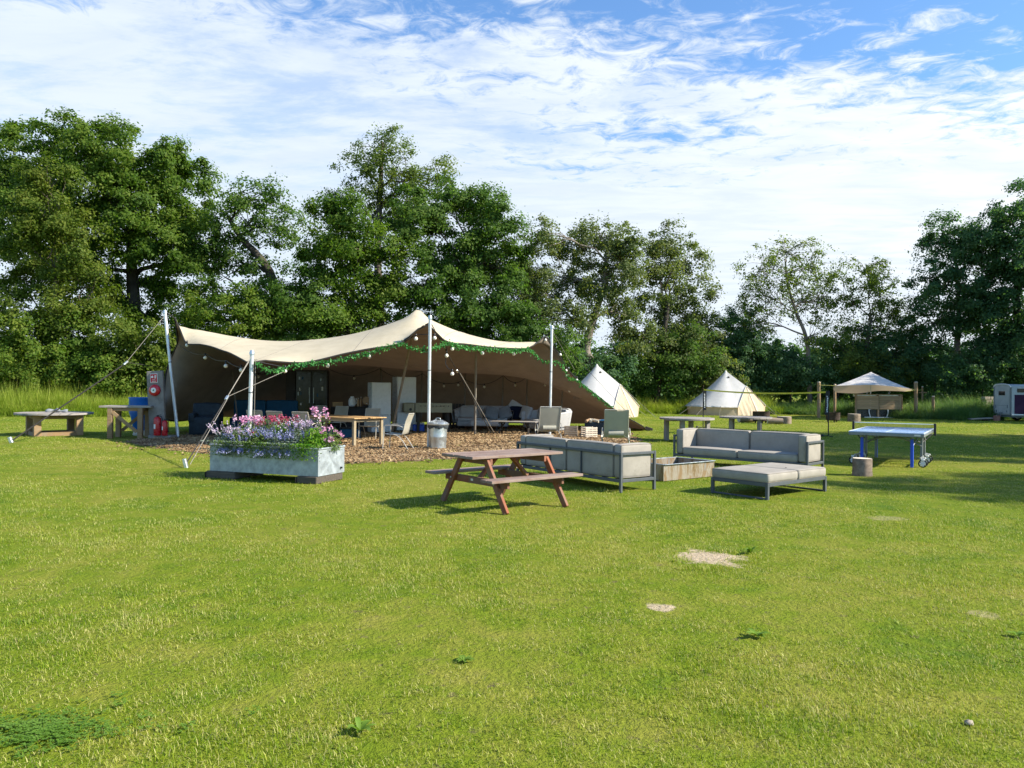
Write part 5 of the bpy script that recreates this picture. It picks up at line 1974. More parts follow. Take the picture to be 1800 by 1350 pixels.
# ------------------------------------------------------------------ dining table and sling chairs
dt_ang = R(143)
dx_, dy_ = Vector((math.cos(dt_ang), math.sin(dt_ang), 0)), Vector((math.sin(dt_ang), -math.cos(dt_ang), 0))
dN = Vector((-4.30, 20.55, 0))
dc = dN + dx_ * 1.30 + dy_ * .60
dt = thing('dining_table', 'long light wooden dining table under the tent front', 'dining table', dc, dt_ang)
for k in range(9):
    y = -.60 + 1.2 * (k + .5) / 9
    piece('top_plank', M['teak'], dt, (-1.34, y, .775), (1.34, y, .775), 1.2 / 9 - .006, .028)
for sx in (-1, 1):
    for sy in (-1, 1):
        bl('leg', M['teakleg'], dt, (sx * 1.22, sy * .50, .375), (.085, .085, .75), .006)
    piece('apron', M['teakleg'], dt, (sx * 1.22, -.455, .715), (sx * 1.22, .455, .715), .03, .085)
for sy in (-1, 1):
    piece('apron', M['teakleg'], dt, (-1.175, sy * .50, .715), (1.175, sy * .50, .715), .03, .085)


def sling_chair():
    t = thing('sling_chair', 'x', 'chair', (0, 0, 0), 0, 'beige sling chairs at the dining table')
    F = M['chairframe']
    w = .27
    for sx in (-1, 1):
        # front leg runs up into the arm, back leg crosses it
        pts = spline([(sx * w, -.30, 0), (sx * w, -.27, .38), (sx * w, -.26, .60), (sx * w, -.18, .645), (sx * w, .12, .635), (sx * w, .24, .60)], 5)
        MB().tube(pts, .013, 7).build('arm_leg', F, t, smooth=True)
        pts = spline([(sx * (w - .03), .40, 0), (sx * (w - .03), .12, .36), (sx * (w - .03), -.24, .42)], 5)
        MB().tube(pts, .012, 7).build('leg', F, t, smooth=True)
        pts = spline([(sx * (w - .035), -.25, .42), (sx * (w - .035), .16, .40), (sx * (w - .035), .24, .48), (sx * (w - .035), .30, .72), (sx * (w - .035), .39, .95)], 5)
        MB().tube(pts, .012, 7).build('side_rail', F, t, smooth=True)
    MB().tube([(-w + .035, .39, .95), (w - .035, .39, .95)], .012, 7).build('top_rail', F, t)
    MB().tube([(-w + .03, -.24, .42), (w - .03, -.24, .42)], .012, 7).build('front_rail', F, t)
    prof = spline([(0, -.25, .425), (0, -.02, .395), (0, .16, .40), (0, .225, .47), (0, .29, .70), (0, .385, .94)], 4)
    g1 = [[(x, p.y, p.z - .012 * (1 - (x / .235) ** 2)) for x in np.linspace(-.235, .235, 7)] for p in prof]
    mb = MB().grid(g1)
    mb.grid([[(x, y + .004, z - .006) for (x, y, z) in reversed(row)] for row in g1])
    mb.build('sling', M['sling'], t, smooth='all')
    return t


ch0 = sling_chair()
CHAIRS = [((-3.02, 19.95), R(-100), 'sling chair at the near right end of the dining table, side on'),
          ((-4.45, 23.75), R(-5), 'sling chair on the far side of the table, rightmost of the three facing the lawn'),
          ((-6.0, 26.0), R(-14), 'sling chair on the far side of the table, middle of the three facing the lawn'),
          ((-6.85, 26.4), R(-14), 'sling chair on the far side of the table, leftmost of the three facing the lawn'),
          ((-5.55, 20.55), R(165), 'sling chair with its back to us, nearest the leg of the dining table'),
          ((-6.35, 20.9), R(165), 'sling chair with its back to us behind the middle of the flower trough'),
          ((-7.15, 21.6), R(168), 'sling chair with its back to us behind the red geraniums')]
for k, ((x, y), rz, lab) in enumerate(CHAIRS):
    if k == 0:
        ch0.location = (x, y, 0)
        ch0.rotation_euler = (0, 0, rz)
        ch0['label'] = lab
    else:
        dup(ch0, (x, y, 0), rz, lab)


# ------------------------------------------------------------------ the two high-backed recliners outside the tent
def recliner():
    t = thing('sling_recliner', 'x', 'lounge chair', (0, 0, 0), 0, 'high backed sling recliners')
    F = M['loungerframe']
    w = .31
    for sx in (-1, 1):
        MB().tube(spline([(sx * w, -.40, .40), (sx * w, .02, .36), (sx * w, .12, .44), (sx * w, .26, .80), (sx * w, .36, 1.10)], 5), .014, 7).build('side_rail', F, t, smooth=True)
        MB().tube(spline([(sx * (w + .04), -.42, .01), (sx * (w + .04), .05, .30), (sx * (w + .04), .42, .01)], 6), .013, 7).build('leg', F, t, smooth=True)
        lp = [(sx * (w + .05), .02 + .24 * math.cos(a), .44 + .17 * math.sin(a)) for a in np.linspace(0, 2 * PI, 22)]
        MB().tube(lp, .012, 6).build('arm_loop', F, t, smooth=True)
    MB().tube([(-w, .36, 1.10), (w, .36, 1.10)], .014, 7).build('top_rail', F, t)
    MB().tube([(-w - .04, .40, .02), (w + .04, .40, .02)], .012, 7).build('foot_rail', F, t)
    MB().tube([(-w, .2, .36), (w, -.1, .66)], .008, 5).build('stay_bar', F, t)
    prof = spline([(0, -.40, .405), (0, .02, .365), (0, .115, .445), (0, .255, .80), (0, .355, 1.09)], 4)
    g1 = [[(x, p.y, p.z - .015 * (1 - (x / .30) ** 2)) for x in np.linspace(-.30, .30, 7)] for p in prof]
    mb = MB().grid(g1)
    mb.grid([[(x, y + .004, z - .006) for (x, y, z) in reversed(row)] for row in g1])
    mb.build('sling', M['slinggreen'], t, smooth='all')
    cushion('head_pillow', M['sling'], t, (0, .24, .92), (.46, .07, .16), (R(-18), 0, 0), .01)
    MB().tube([(-.20, .17, .47), (.20, .17, .47)], .075, 12).build('lumbar_roll', M['slinggreen'], t, smooth=True)
    return t


rc = recliner()
rc.location = (1.10, 22.7, 0)
rc.rotation_euler = (0, 0, R(188))
rc['label'] = 'left sling recliner seen from behind, in front of the slim right pole'
dup(rc, (2.78, 20.2, 0), R(176), 'right sling recliner seen from behind with loop arms, near the tent corner')


# ------------------------------------------------------------------ inside the tent
ac = thing('covered_armchair', 'dark navy covered armchair under the left end of the tent', 'armchair', (-10.05, 24.9, 0), R(12))
cushion('seat_block', M['navy'], ac, (0, .0, .32), (.92, .84, .58), puff=.03, seed=1)
cushion('backrest', M['navy'], ac, (0, .30, .70), (.90, .30, .66), (R(-6), 0, 0), .04, 2)
for sx in (-1, 1):
    cushion('armrest', M['navy'], ac, (sx * .38, -.02, .58), (.20, .84, .30), puff=.02, seed=3 + sx)

bs = thing('blue_sofa', 'teal blue two part sofa at the back left of the tent', 'sofa', (-9.35, 28.6, 0), R(6))
cushion('seat_base', M['bluesofa'], bs, (0, 0, .25), (2.35, .85, .40), puff=.02)
for sx in (-1, 1):
    cushion('back_cushion', M['bluesofa'], bs, (sx * .60, .34, .72), (1.17, .24, .72), puff=.025, seed=sx)
for sx in (-1, 1):
    bl('leg', M['black'], bs, (sx * 1.05, -.35, .03), (.06, .06, .06))
    bl('leg', M['black'], bs, (sx * 1.05, .35, .03), (.06, .06, .06))

dcool = thing('drinks_cooler', 'tall black double glass door drinks cooler at the tent back', 'drinks cooler', (-7.75, 29.4, 0), R(8))
bl('cabinet', M['black'], dcool, (0, .05, 1.14), (1.20, .60, 2.25), .01)
bl('plinth', M['blackplastic'], dcool, (0, -.28, .12), (1.20, .05, .22), .004)
bl('side_panel', M['darkwood'], dcool, (-.80, .05, 1.12), (.36, .5, 2.24), .01)
for sx in (-1, 1):
    d = bl('door', M['glassdark'], dcool, (sx * .30, -.267, 1.24), (.575, .03, 1.96), .004)
    for z in (-.955, .955):
        piece('door_frame', M['blackplastic'], d, (-.2875, -.022, z), (.2875, -.022, z), .014, .05, b=.002)
    for x in (-.267, .267):
        piece('door_frame', M['blackplastic'], d, (x, -.022, -.93), (x, -.022, .93), .014, .04, up=(1, 0, 0), b=.002)
    MB().tube([(-sx * .22, -.05, -.25), (-sx * .22, -.05, .35)], .012, 7).build('handle', M['galv'], d)
mb_cols = ('bottle', 'white', 'green', 'bottle')
for k, (x, z) in enumerate(((-.50, 1.35), (-.44, 1.52), (-.40, 1.36), (-.46, 1.95), (-.40, .95), (-.34, 1.95), (.34, 1.9), (.40, 1.55), (.22, 1.3))):
    w_ = random.uniform(.03, .07)
    bl('sticker', M[('bottle', 'offwhite', 'bluesofa')[k % 3]], dcool, (x, -.287, z), (w_, .002, random.uniform(.05, .16)), 0)


def fridge(label, loc, rz, w, d, h):
    t = thing('fridge', label, 'fridge', loc, rz, 'white fridges inside the tent')
    bl('cabinet', M['fridge'], t, (0, .03, h / 2 + .02), (w, d - .06, h - .04), .012)
    for z0, z1 in ((.06, h * .36), (h * .365 + .008, h - .01)):
        dd = bl('door', M['fridge'], t, (0, -d / 2 + .02 - .012, (z0 + z1) / 2), (w, .045, z1 - z0), .012)
        bl('handle', M['white'], dd, (w / 2 - .03, -.032, (z1 - z0) * .25), (.02, .018, .22), .004)
    bl('kickplate', M['blackplastic'], t, (0, -d / 2 + .06, .025), (w - .04, .04, .05), .002)
    return t


fridge('white fridge, the nearer and shorter one behind the sling chairs', (-4.72, 26.9, 0), R(24), .68, .66, 1.80)
fridge('white fridge, the taller one further back beside the inner pole', (-4.02, 28.2, 0), R(24), .72, .68, 2.02)

cb = thing('dark_cabinet', 'low black cabinet holding the drink dispensers left of fridges', 'cabinet', (-5.52, 27.2, 0), R(10))
bl('carcass', M['darkwood'], cb, (0, 0, .45), (.95, .5, .88), .006)
bl('worktop', M['darkwood'], cb, (0, 0, .91), (1.0, .54, .04), .004)
for sx in (-1, 1):
    d = bl('door', M['black'], cb, (sx * .235, -.262, .45), (.46, .022, .80), .003)
    MB().tube([(-sx * .17, -.02, 0), (-sx * .17, -.02, .14)], .008, 6).build('handle', M['galv'], d)


def barrel(label, loc, r, L):
    t = thing('drink_barrel', label, 'barrel', loc, R(10))
    n = 14
    for k in range(n):
        a0, a1 = 2 * PI * k / n + .015, 2 * PI * (k + 1) / n - .015
        g = []
        for s in np.linspace(-.5, .5, 6):
            rr = r * (1 - .5 * s * s)
            g.append([(rr * math.cos(a), s * L, rr * math.sin(a)) for a in (a0, (a0 + a1) / 2, a1)])
        MB().grid(g).build('stave', M['larch'], t)
    MB().lathe([(r * .86, -L * .47), (r * .86, -L * .46), (.001, -L * .455)], 18, M=Matrix.Rotation(-PI / 2, 3, 'X')).build('barrel_head', M['larch'], t)
    for s in (-.32, .32):
        MB().lathe([(r * (1 - .5 * s * s) * 1.01, s * L - .02), (r * (1 - .5 * s * s) * 1.03, s * L), (r * (1 - .5 * s * s) * 1.01, s * L + .02)], 20, M=Matrix.Rotation(-PI / 2, 3, 'X'), cap=False).build('hoop', M['galv'], t)
    bl('cradle', M['darkwood'], t, (0, 0, -r - .02), (r * 1.6, L * .8, .05))
    MB().tube([(0, -L * .47, -r * .5), (0, -L * .6, -r * .5)], .015, 7).build('tap', M['galv'], t)
    return t


barrel('small wooden drink barrel on the black cabinet, nearest the fridge', (-5.18, 27.05, 1.14), .17, .42)
jr = thing('drink_jar', 'pale round handled jar on the black cabinet, left of the barrel', 'jar', (-5.72, 27.1, .935))
MB().lathe([(.09, 0), (.13, .06), (.135, .2), (.10, .29), (.06, .32), (.065, .36), (.04, .36)], 20).build('body', M['white'], jr, smooth=True)
MB().tube([(.13 + .05 * math.sin(a), 0, .19 - .09 * math.cos(a)) for a in np.linspace(0, PI, 8)], .012, 6).build('handle', M['white'], jr, smooth=True)
for k, (x, h) in enumerate(((-5.50, .30), (-5.40, .34))):
    b_ = thing('bottle', ('shorter brown bottle next to the pale jar on the cabinet', 'taller brown bottle next to the barrel on the cabinet')[k], 'bottle', (x, 27.08, .935), 0, 'bottles on the black cabinet')
    MB().lathe([(.038, 0), (.04, .02), (.04, h * .6), (.016, h * .78), (.015, h), (.01, h)], 14).build('glass', M['larch'], b_, smooth=True)
    MB().lathe([(.017, h - .02), (.017, h + .004), (.002, h + .006)], 10).build('cap', M['offwhite'], b_)
bx = thing('lantern_box', 'small yellowish wooden box behind the sling chairs', 'box', (-6.35, 27.6, .0), R(12))
bl('pedestal', M['darkwood'], bx, (0, 0, .45), (.5, .4, .90), .006)
bl('box_body', M['teak'], bx, (0, 0, .98), (.36, .26, .14), .006)
bl('lid', M['teak'], bx, (0, 0, 1.065), (.38, .28, .022), .004)

fo = thing('table_football', 'greenish beige table football game inside the tent', 'table football', (-3.15, 28.1, 0), R(14))
for sy in (-1, 1):
    bl('side_board', M['foos'], fo, (.20, sy * .38, .89), (1.36, .03, .34), .008)
for sx in (-1, 1):
    bl('end_board', M['foos'], fo, (.20 + sx * .665, 0, .89), (.03, .727, .34), .008)
bl('pitch', M['green'], fo, (.20, 0, .80), (1.30, .727, .02), .002)
eb = cushion('goal_box', M['foos'], fo, (-.70, -.10, .90), (.42, .56, .34), None, .005)
MB().lathe([(.05, 0), (.05, .01), (.001, .012)], 14, M=Pz).build('ball_hole', M['black'], eb, (.05, -.285, -.07))
for k in range(8):
    x = -.36 + 1.14 * (k + .5) / 8
    rod = MB().tube([(x, -.62 if k % 2 else -.44, .96), (x, .45, .96)], .009, 6).build('rod', M['galv'], fo)
    MB().tube([(x, -.62 - .02 if k % 2 else -.44 - .02, .96), (x, (-.52 if k % 2 else -.40), .96)], .018, 7).build('grip', M['black'], rod)
    for j in range(3):
        bl('player', M['red'] if k % 2 else M['blue'], rod, (x, -.22 + .22 * j, .93), (.02, .03, .10), .004)
for sx in (-1, 1):
    for sy in (-1, 1):
        piece('leg', M['darkwood'], fo, (.20 + sx * .56, sy * .30, 0), (.20 + sx * .54, sy * .28, .72), .10, .10, up=(1, 0, 0))
cl_ = thing('cool_box', 'low blue cool box with white lid under the table football', 'cool box', (-3.45, 28.0, 0), R(10))
bl('tub', M['blue'], cl_, (0, 0, .14), (.42, .34, .26), .02)
bl('lid', M['white'], cl_, (0, 0, .31), (.43, .35, .06), .02)
for k, (x, y) in enumerate(((-6.2, 25.2), (-5.1, 23.9))):
    o = thing('storage_tub', ('dark blue storage tub under the left far side chairs', 'dark blue storage tub under the rightmost far side chair')[k], 'storage tub', (x, y, 0), R(5 + 9 * k))
    mb = MB()
    bl('tub', M['bluesofa'], o, (0, 0, .16), (.62, .42, .31), .03)
    bl('lid', M['navy'], o, (0, 0, .335), (.66, .46, .035), .012)
wb = thing('dark_screen', 'dark slatted panel between table football and pale sofa', 'screen', (-2.33, 30.3, 0), R(0))
for k in range(7):
    piece('slat', M['darkwood'], wb, (-.39 + .13 * k, 0, .0), (-.39 + .13 * k, 0, 1.0), .02, .115, up=(1, 0, 0))
for z in (.25, .8):
    piece('rail', M['darkwood'], wb, (-.45, .03, z), (.45, .03, z), .03, .07)


def pale_sofa(label, loc, rz, L, group='pale corner sofa pieces inside the tent'):
    t = thing('corner_sofa', label, 'sofa', loc, rz, group)
    n = 18
    # swept shell: back and flared ends in one padded band
    prof = [(-L / 2 - .16, -.42), (-L / 2 - .04, .22), (-L / 2 + .12, .40), (0, .43), (L / 2 - .12, .40), (L / 2 + .04, .22), (L / 2 + .16, -.42)]
    pth = spline([Vector((x, y, 0)) for x, y in prof], 5)
    outer, g = [], []
    for z, off in ((.28, 0.0), (.90, .09), (.93, .07), (.93, -.02), (.90, -.04), (.30, -.10)):
        row = []
        for i, p in enumerate(pth):
            a, b_ = pth[max(i - 1, 0)], pth[min(i + 1, len(pth) - 1)]
            tn = (b_ - a).normalized()
            nr = Vector((-tn.y, tn.x, 0))
            low = abs(p.x) / (L / 2 + .16)
            zz_ = z - (.18 * max(0, (low - .75) / .25) if z > .5 else 0)
            row.append(tuple(p + nr * off + Vector((0, 0, zz_))))
        g.append(row)
    MB().grid(g).build('back_shell', M['sofawhite'], t, smooth=True)
    cushion('seat_base', M['sofawhite'], t, (0, -.04, .24), (L + .04, .76, .20), puff=.01)
    k = 2
    for i in range(k):
        cushion('seat_cushion', M['sofawhite'], t, (-L / 2 + L * (i + .5) / k, -.08, .40), (L / k - .02, .68, .14), puff=.025, seed=i)
        cushion('back_cushion', M['sofawhite'], t, (-L / 2 + L * (i + .5) / k, .26, .66), (L / k - .04, .16, .44), (R(-10), 0, 0), .03, i + 5)
    for sx in (-1, 1):
        for y in (-.34, .3):
            MB().tube([(sx * (L / 2 - .05), y, 0), (sx * (L / 2 - .08), y, .15)], .025, 8).build('leg', M['black'], t)
    return t


pale_sofa('long pale padded sofa along the tent back wall facing the lawn', (-1.12, 29.8, 0), R(-3), 1.95)
pale_sofa('pale padded sofa turned sideways behind the left recliner, forming the corner', (1.28, 28.1, 0), R(-66), 2.3)
for k, (x, y, z, rx, ry, rz, m, lab) in enumerate(((-.78, 29.45, .66, 62, 14, 6, 'pillowgrey', 'slumped grey pillow, left one on the long pale sofa'),
                                                   (-.28, 29.5, .67, 60, -20, 4, 'pillowgrey', 'slumped grey pillow, right one on the long pale sofa'),
                                                   (.17, 29.55, .68, 78, 2, -14, 'pillownavy', 'dark navy pillow in the corner of the pale sofas'),
                                                   (.10, 29.85, .86, 76, 30, -10, 'sofawhite', 'white pillow standing behind the navy pillow'),
                                                   (.55, 29.25, .70, 74, 8, -50, 'sofawhite', 'white pillow leaning right of the navy pillow'))):
    o = cushion('pillow', M[m], None, (x, y, z), (.52, .50, .16), (R(rx), R(ry), R(rz)), .03, k)
    tag(o, lab, 'pillow', 'loose pillows on the pale sofas')

ct = thing('coffee_table', 'low dark slatted coffee table before the pale sofas', 'coffee table', (.12, 27.0, 0), R(-12))
for k in range(6):
    y = -.36 + .72 * (k + .5) / 6
    piece('top_slat', M['greywood'], ct, (-.85, y, .45), (.80, y, .45), .11, .03)
for sx in (-1, 1):
    for sy in (-1, 1):
        piece('leg', M['darkwood'], ct, (sx * .55, sy * .30, 0), (sx * .42, -sy * .26, .43), .05, .05, up=(0, 1, 0))
    piece('batten', M['darkwood'], ct, (sx * .5, -.33, .41), (sx * .5, .33, .41), .06, .04)
fs = thing('foot_stool', 'low pale padded stool in front of the long pale sofa', 'stool', (-1.0, 28.4, 0), R(-3))
cushion('pad', M['sofawhite'], fs, (0, 0, .33), (1.05, .55, .22), puff=.015)
for sx in (-1, 1):
    for sy in (-1, 1):
        bl('leg', M['black'], fs, (sx * .44, sy * .2, .11), (.05, .05, .22))


def crate(label, loc, rz, m, w=.44, d=.34, h=.36):
    t = thing('slatted_crate', label, 'crate', loc, rz, 'slatted wooden crates by the tent corner')
    for sx in (-1, 1):
        for sy in (-1, 1):
            bl('corner_post', M[m], t, (sx * (w / 2 - .02), sy * (d / 2 - .02), h / 2), (.035, .035, h), .003)
    ns = 5
    for k in range(ns):
        z = .035 + (h - .07) * k / (ns - 1)
        for sy in (-1, 1):
            piece('slat', M[m], t, (-w / 2, sy * (d / 2 + .006), z), (w / 2, sy * (d / 2 + .006), z), .012, .048, b=.002)
        for sx in (-1, 1):
            piece('slat', M[m], t, (sx * (w / 2 + .006), -d / 2, z), (sx * (w / 2 + .006), d / 2, z), .012, .048, b=.002)
    bl('floor_board', M[m], t, (0, 0, .02), (w - .04, d - .02, .014), .002)
    return t


crate('brown slatted crate, the left one of the pair by the recliner', (2.05, 26.1, 0), R(-6), 'crate')
crate('pale slatted crate, the right one of the pair by the recliner', (2.62, 25.6, 0), R(22), 'palecrate')
lb = thing('log_box', 'dark lidded storage box with firewood behind the pale crate', 'storage box', (3.15, 26.9, 0), R(-12))
bl('box_body', M['navy'], lb, (0, 0, .24), (1.05, .60, .46), .02)
bl('lid', M['bluesofa'], lb, (.24, .0, .53), (.62, .62, .05), .015, 0)
for k in range(5):
    a = (-.42 + .09 * k, -.22 + .05 * (k % 3), .50)
    o = MB().tube([(0, -.16, 0), (0, .16, .05)], .05, 7).build('firewood', M['cutlog'] if k % 2 else M['larch'], None, lb.matrix_basis @ Vector(a), (0, 0, R(-30 + 25 * k)))
    tag(o, ('leftmost reddish split log lying in the dark storage box', 'pale split log second from the left in the dark storage box', 'reddish split log in the middle of the dark storage box', 'pale split log next to the lid of the storage box', 'reddish split log half under the storage box lid')[k], 'firewood', 'firewood in the storage box')


# ------------------------------------------------------------------ bell tents
def bell_tent(label, loc, rz, Rd=2.55, H=2.85, wall=.62, ns=12, seed=0):
    t = thing('bell_tent', label, 'tent', loc, rz, 'white canvas bell tents')
    r_ = random.Random(seed)
    a0 = R(38)                                   # half-angle of the doorway
    n = 48
    ang = [a0 + (2 * PI - 2 * a0) * j / n for j in range(n + 1)]

    def at(a, rad, z, sg=0.0):
        k = abs(math.sin(a * ns / 2))
        rr = rad * (1 - sg * k)
        return Vector((rr * math.cos(a), rr * math.sin(a), z))
    peak = Vector((0, 0, H))
    rows = []
    for s in (.015, .15, .32, .5, .68, .85, 1.0):
        z = H - (H - wall) * (s ** .96) - .10 * math.sin(PI * s)
        rows.append([at(a, Rd * s, z, .02 * s) for a in ang])
    MB().grid(rows).build('roof_canvas', M['bellcloth'], t, smooth='all')
    MB().grid([[at(a, Rd * .985, wall + .02, .02) for a in ang], [at(a, Rd * .975 + .02 * math.sin(a * 31), wall * .5, .02) for a in ang], [at(a, Rd * .98, 0, .02) for a in ang]]).build('wall_canvas', M['belldoor'], t, smooth='all')
    MB().grid([[at(a, Rd, wall, .02) for a in ang], [at(a, Rd * 1.035, wall - .08, .03 + .01 * math.sin(a * 24)) for a in ang]]).build('eave_flap', M['bellcloth'], t)
    top = Vector((Rd * .60, 0, 1.93))
    for sy in (-1, 1):
        e = at(sy * a0, Rd, wall, .02)
        ef = at(sy * a0, Rd * .98, 0, .02)
        g = []
        for i in range(9):
            s = i / 8
            p_ = peak.lerp(top, max(.015, s))
            edge_ = rows[0][0 if sy > 0 else -1]
            # along the cone edge from the peak down to the eave
            cs = [row[0 if sy > 0 else -1] for row in rows]
            q = s * (len(cs) - 1)
            k = min(int(q), len(cs) - 2)
            c_ = cs[k].lerp(cs[k + 1], q - k)
            g.append([tuple(p_.lerp(c_, j / 6) - Vector((0, 0, .05 * math.sin(PI * j / 6) * s))) for j in range(7)])
        MB().grid(g).build('door_gusset', M['bellcloth'], t, smooth='all')
        g = []
        for i in range(11):
            s = i / 10
            row = []
            for j in range(25):
                q = j / 24
                hi = top.lerp(e, q)
                lo = Vector((Rd * .96, sy * .015, 0)).lerp(ef, q)
                p = hi.lerp(lo, s)
                fold = math.sin(q * 26 + 1.5 * math.sin(s * 2 + sy)) * .035 * min(1, s * 2) * math.sin(PI * min(1, q * 1.02 + .02))
                row.append(tuple(p + Vector((fold, 0, 0))))
            g.append(row)
        MB().grid(g).build('door_leaf', M['belldoor'], t, smooth='all')
        MB().tube([top + Vector((.02, sy * .01, .01)), e + Vector((.03, 0, .02))], .018, 6).build('door_piping', M['bellcloth'], t)
    MB().tube([top + Vector((.03, 0, -.04)), top.lerp(Vector((Rd * .97, 0, .02)), .5) + Vector((.035, .01, 0)), Vector((Rd * .985, .0, .02))], .022, 5).build('door_zip', M['paintwhite'], t)
    MB().tube([(0, 0, 0), (0, 0, H + .04)], .03, 8).build('centre_pole', M['steelpole'], t)
    MB().lathe([(.13, H - .13), (.06, H - .02), (.02, H + .05)], 12, cap=False).build('peak_cap', M['bellcloth'], t, smooth=True)
    for j in range(ns + 1):
        a = a0 + (2 * PI - 2 * a0) * j / ns
        MB().tube([at(a, Rd * 1.0, wall), at(a, Rd * 1.40, 0)], .009, 4).build('guy_rope', M['ropegrey'], t)
    MB().tube([top, Vector((Rd * 1.5, 0, 0))], .009, 4).build('guy_rope', M['ropegrey'], t)
    for a in (R(200), R(330)):
        q = at(a, Rd * .17, H - (H - wall) * .17 - .03)
        MB().box(q, (.13, .10, .05), Matrix.Rotation(a, 3, 'Z') @ Matrix.Rotation(R(40), 3, 'Y'), .01).build('vent', M['webbing'], t)
    return t


bell_tent('bell tent on the right, its door side turned to the volleyball court', (14.45, 51.2, 0), R(-50), 2.62, 2.95)
bell_tent('bell tent on the left, half hidden by the big tent slope', (5.1, 45.6, 0), R(-36), 2.62, 3.10, seed=2)

# ------------------------------------------------------------------ badminton net
net = thing('badminton_net', 'badminton net strung between two slim black posts across the lawn', 'badminton net', (9.8, 30, 0))
no = Vector((9.8, 30, 0))
pa, pb = Vector((8.35, 33.0, 0)), G(1456, 767)
for k, q in enumerate((pa, pb)):
    p = MB().tube([q - no, q - no + Vector((0, 0, 1.68))], .022, 8).build('post', M['black'], net, smooth=True)
    dlt = Vector((0.10 if k == 0 else -.13, 0, 0))
    sl = MB().box(q - no + Vector((dlt.x * .5, -.03, 1.20 if k == 0 else 1.22)), (.15, .012, .86), Matrix.Rotation(0 if k == 0 else .04, 3, 'Y'), .002).build('sleeve', M['black'], net)
    for j in range(9):
        w_, h_ = (.045, random.choice((.035, .05, .06)))
        bl('printed_mark', M['paintwhite'], sl, q - no + Vector((dlt.x * .5 + random.uniform(-.01, .01), -.038, .90 + j * .07)), (w_, .003, h_), 0)
    MB().tube([q - no + Vector((0, 0, .02)), q - no + Vector((-.30, -.25, .03))], .018, 6).build('foot_bar', M['black'], net)
    MB().tube([q - no + Vector((0, 0, .02)), q - no + Vector((-.08, -.55, .02))], .018, 6).build('foot_bar', M['black'], net)
    MB().lathe([(.05, 0), (.06, .04), (.03, .09)], 10).build('end_cap', M['black'], net, q - no + Vector((-.32, -.26, 0)))
tp = sag(pa + Vector((0, 0, 1.66)), pb + Vector((0, 0, 1.62)), .10, 16)
mb = MB()
for i in range(16):
    a, b_ = tp[i] - no, tp[i + 1] - no
    mb.bar(a, b_, .012, .060, (0, 0, 1))
mb.build('net_tape', M['yellow'], net)
MB().tube([pa - no + Vector((.3, 0, .03)), pb - no + Vector((-.3, -.2, .03))], .012, 5).build('base_bar', M['black'], net)

# ------------------------------------------------------------------ sail canopy, sink unit, posts
sc_t = thing('sail_canopy', 'pale peaked sail canopy stretched over the outdoor sink unit', 'canopy', (22.6, 48, 0))
so = Vector((22.6, 48, 0))
pkk = P(1531, 654, 48)
nearL, nearR, farL, farM = P(1468, 678, 46.2), P(1600, 683, 46.5), P(1470, 690, 50.0), P(1590, 688, 51.0)
edge_pts = spline([nearL, P(1500, 677, 45.9), P(1533, 676.5, 45.8), P(1566, 679, 46.1), nearR], 6) + spline([nearR, P(1604, 685.5, 48.5), farM], 6)[1:] + \
    spline([farM, P(1545, 687, 50.9), P(1508, 691.5, 50.6), farL], 6)[1:] + spline([farL, P(1465, 684, 48), nearL], 6)[1:-1]
g = []
for i in range(13):
    s = i / 12
    row = []
    for e in edge_pts + [edge_pts[0]]:
        p = pkk.lerp(e, s)
        p.z = e.z + (pkk.z - e.z) * (1 - s) ** 1.12
        row.append(tuple(p - so))
    g.append(row)
MB().grid(g).build('canvas', M['canopycloth'], sc_t, smooth='all')
pk_g = Vector((pkk.x, pkk.y, 0))
MB().tube([pk_g - so, pkk - so], .028, 8).build('centre_pole', M['steelpole'], sc_t)
for e, q in ((nearL, P(1441, 677, 46.3)), (nearR, P(1609, 686, 46.7)), (farM, P(1623, 685, 52)), (farL, P(1468, 678, 51))):
    MB().tube([e - so, q - so], .014, 5).build('guy_rope', M['ropeyellow'], sc_t)


def post(label, px, py0, py1, D, r, m='oakpost', sqr=False, group=None):
    b0, b1 = P(px, py0, D), P(px, py1, D)
    b0.z = 0
    t = thing('wooden_post', label, 'post', b0, 0, group)
    h = b1.z
    if sqr:
        bl('timber', M[m], t, (0, 0, h / 2), (r * 2, r * 2, h), .01)
    else:
        MB().tube([(0, 0, 0), (.01, 0, h * .5), (-.01, 0, h)], r, 10).build('timber', M[m], t, smooth=True)
    MB().lathe([(r * 1.02, h - .01), (r * .8, h + .03), (.002, h + .035)], 10).build('post_top', M['cutlog'], t, smooth=True)
    return t


post('tall wooden post left of the sail canopy', 1439, 727, 672, 46.4, .10)
post('tall wooden post right of the sail canopy', 1609.5, 735, 672, 46.8, .105)
post('post behind the left corner of the sail canopy', 1467, 725, 676, 51.2, .09)
post('short fence post immediately right of the sink unit', 1584, 728, 695, 47.5, .08)
post('short fence post between the tall right post and the trailer', 1640, 733, 697, 46.5, .085)
cp = post('thin post with a cross bar in the bushes right of the canopy', 1621, 725, 680, 52, .06)
piece('cross_bar', M['oakpost'], cp, (-.28, -.07, 1.62), (.28, -.07, 1.62), .04, .07)

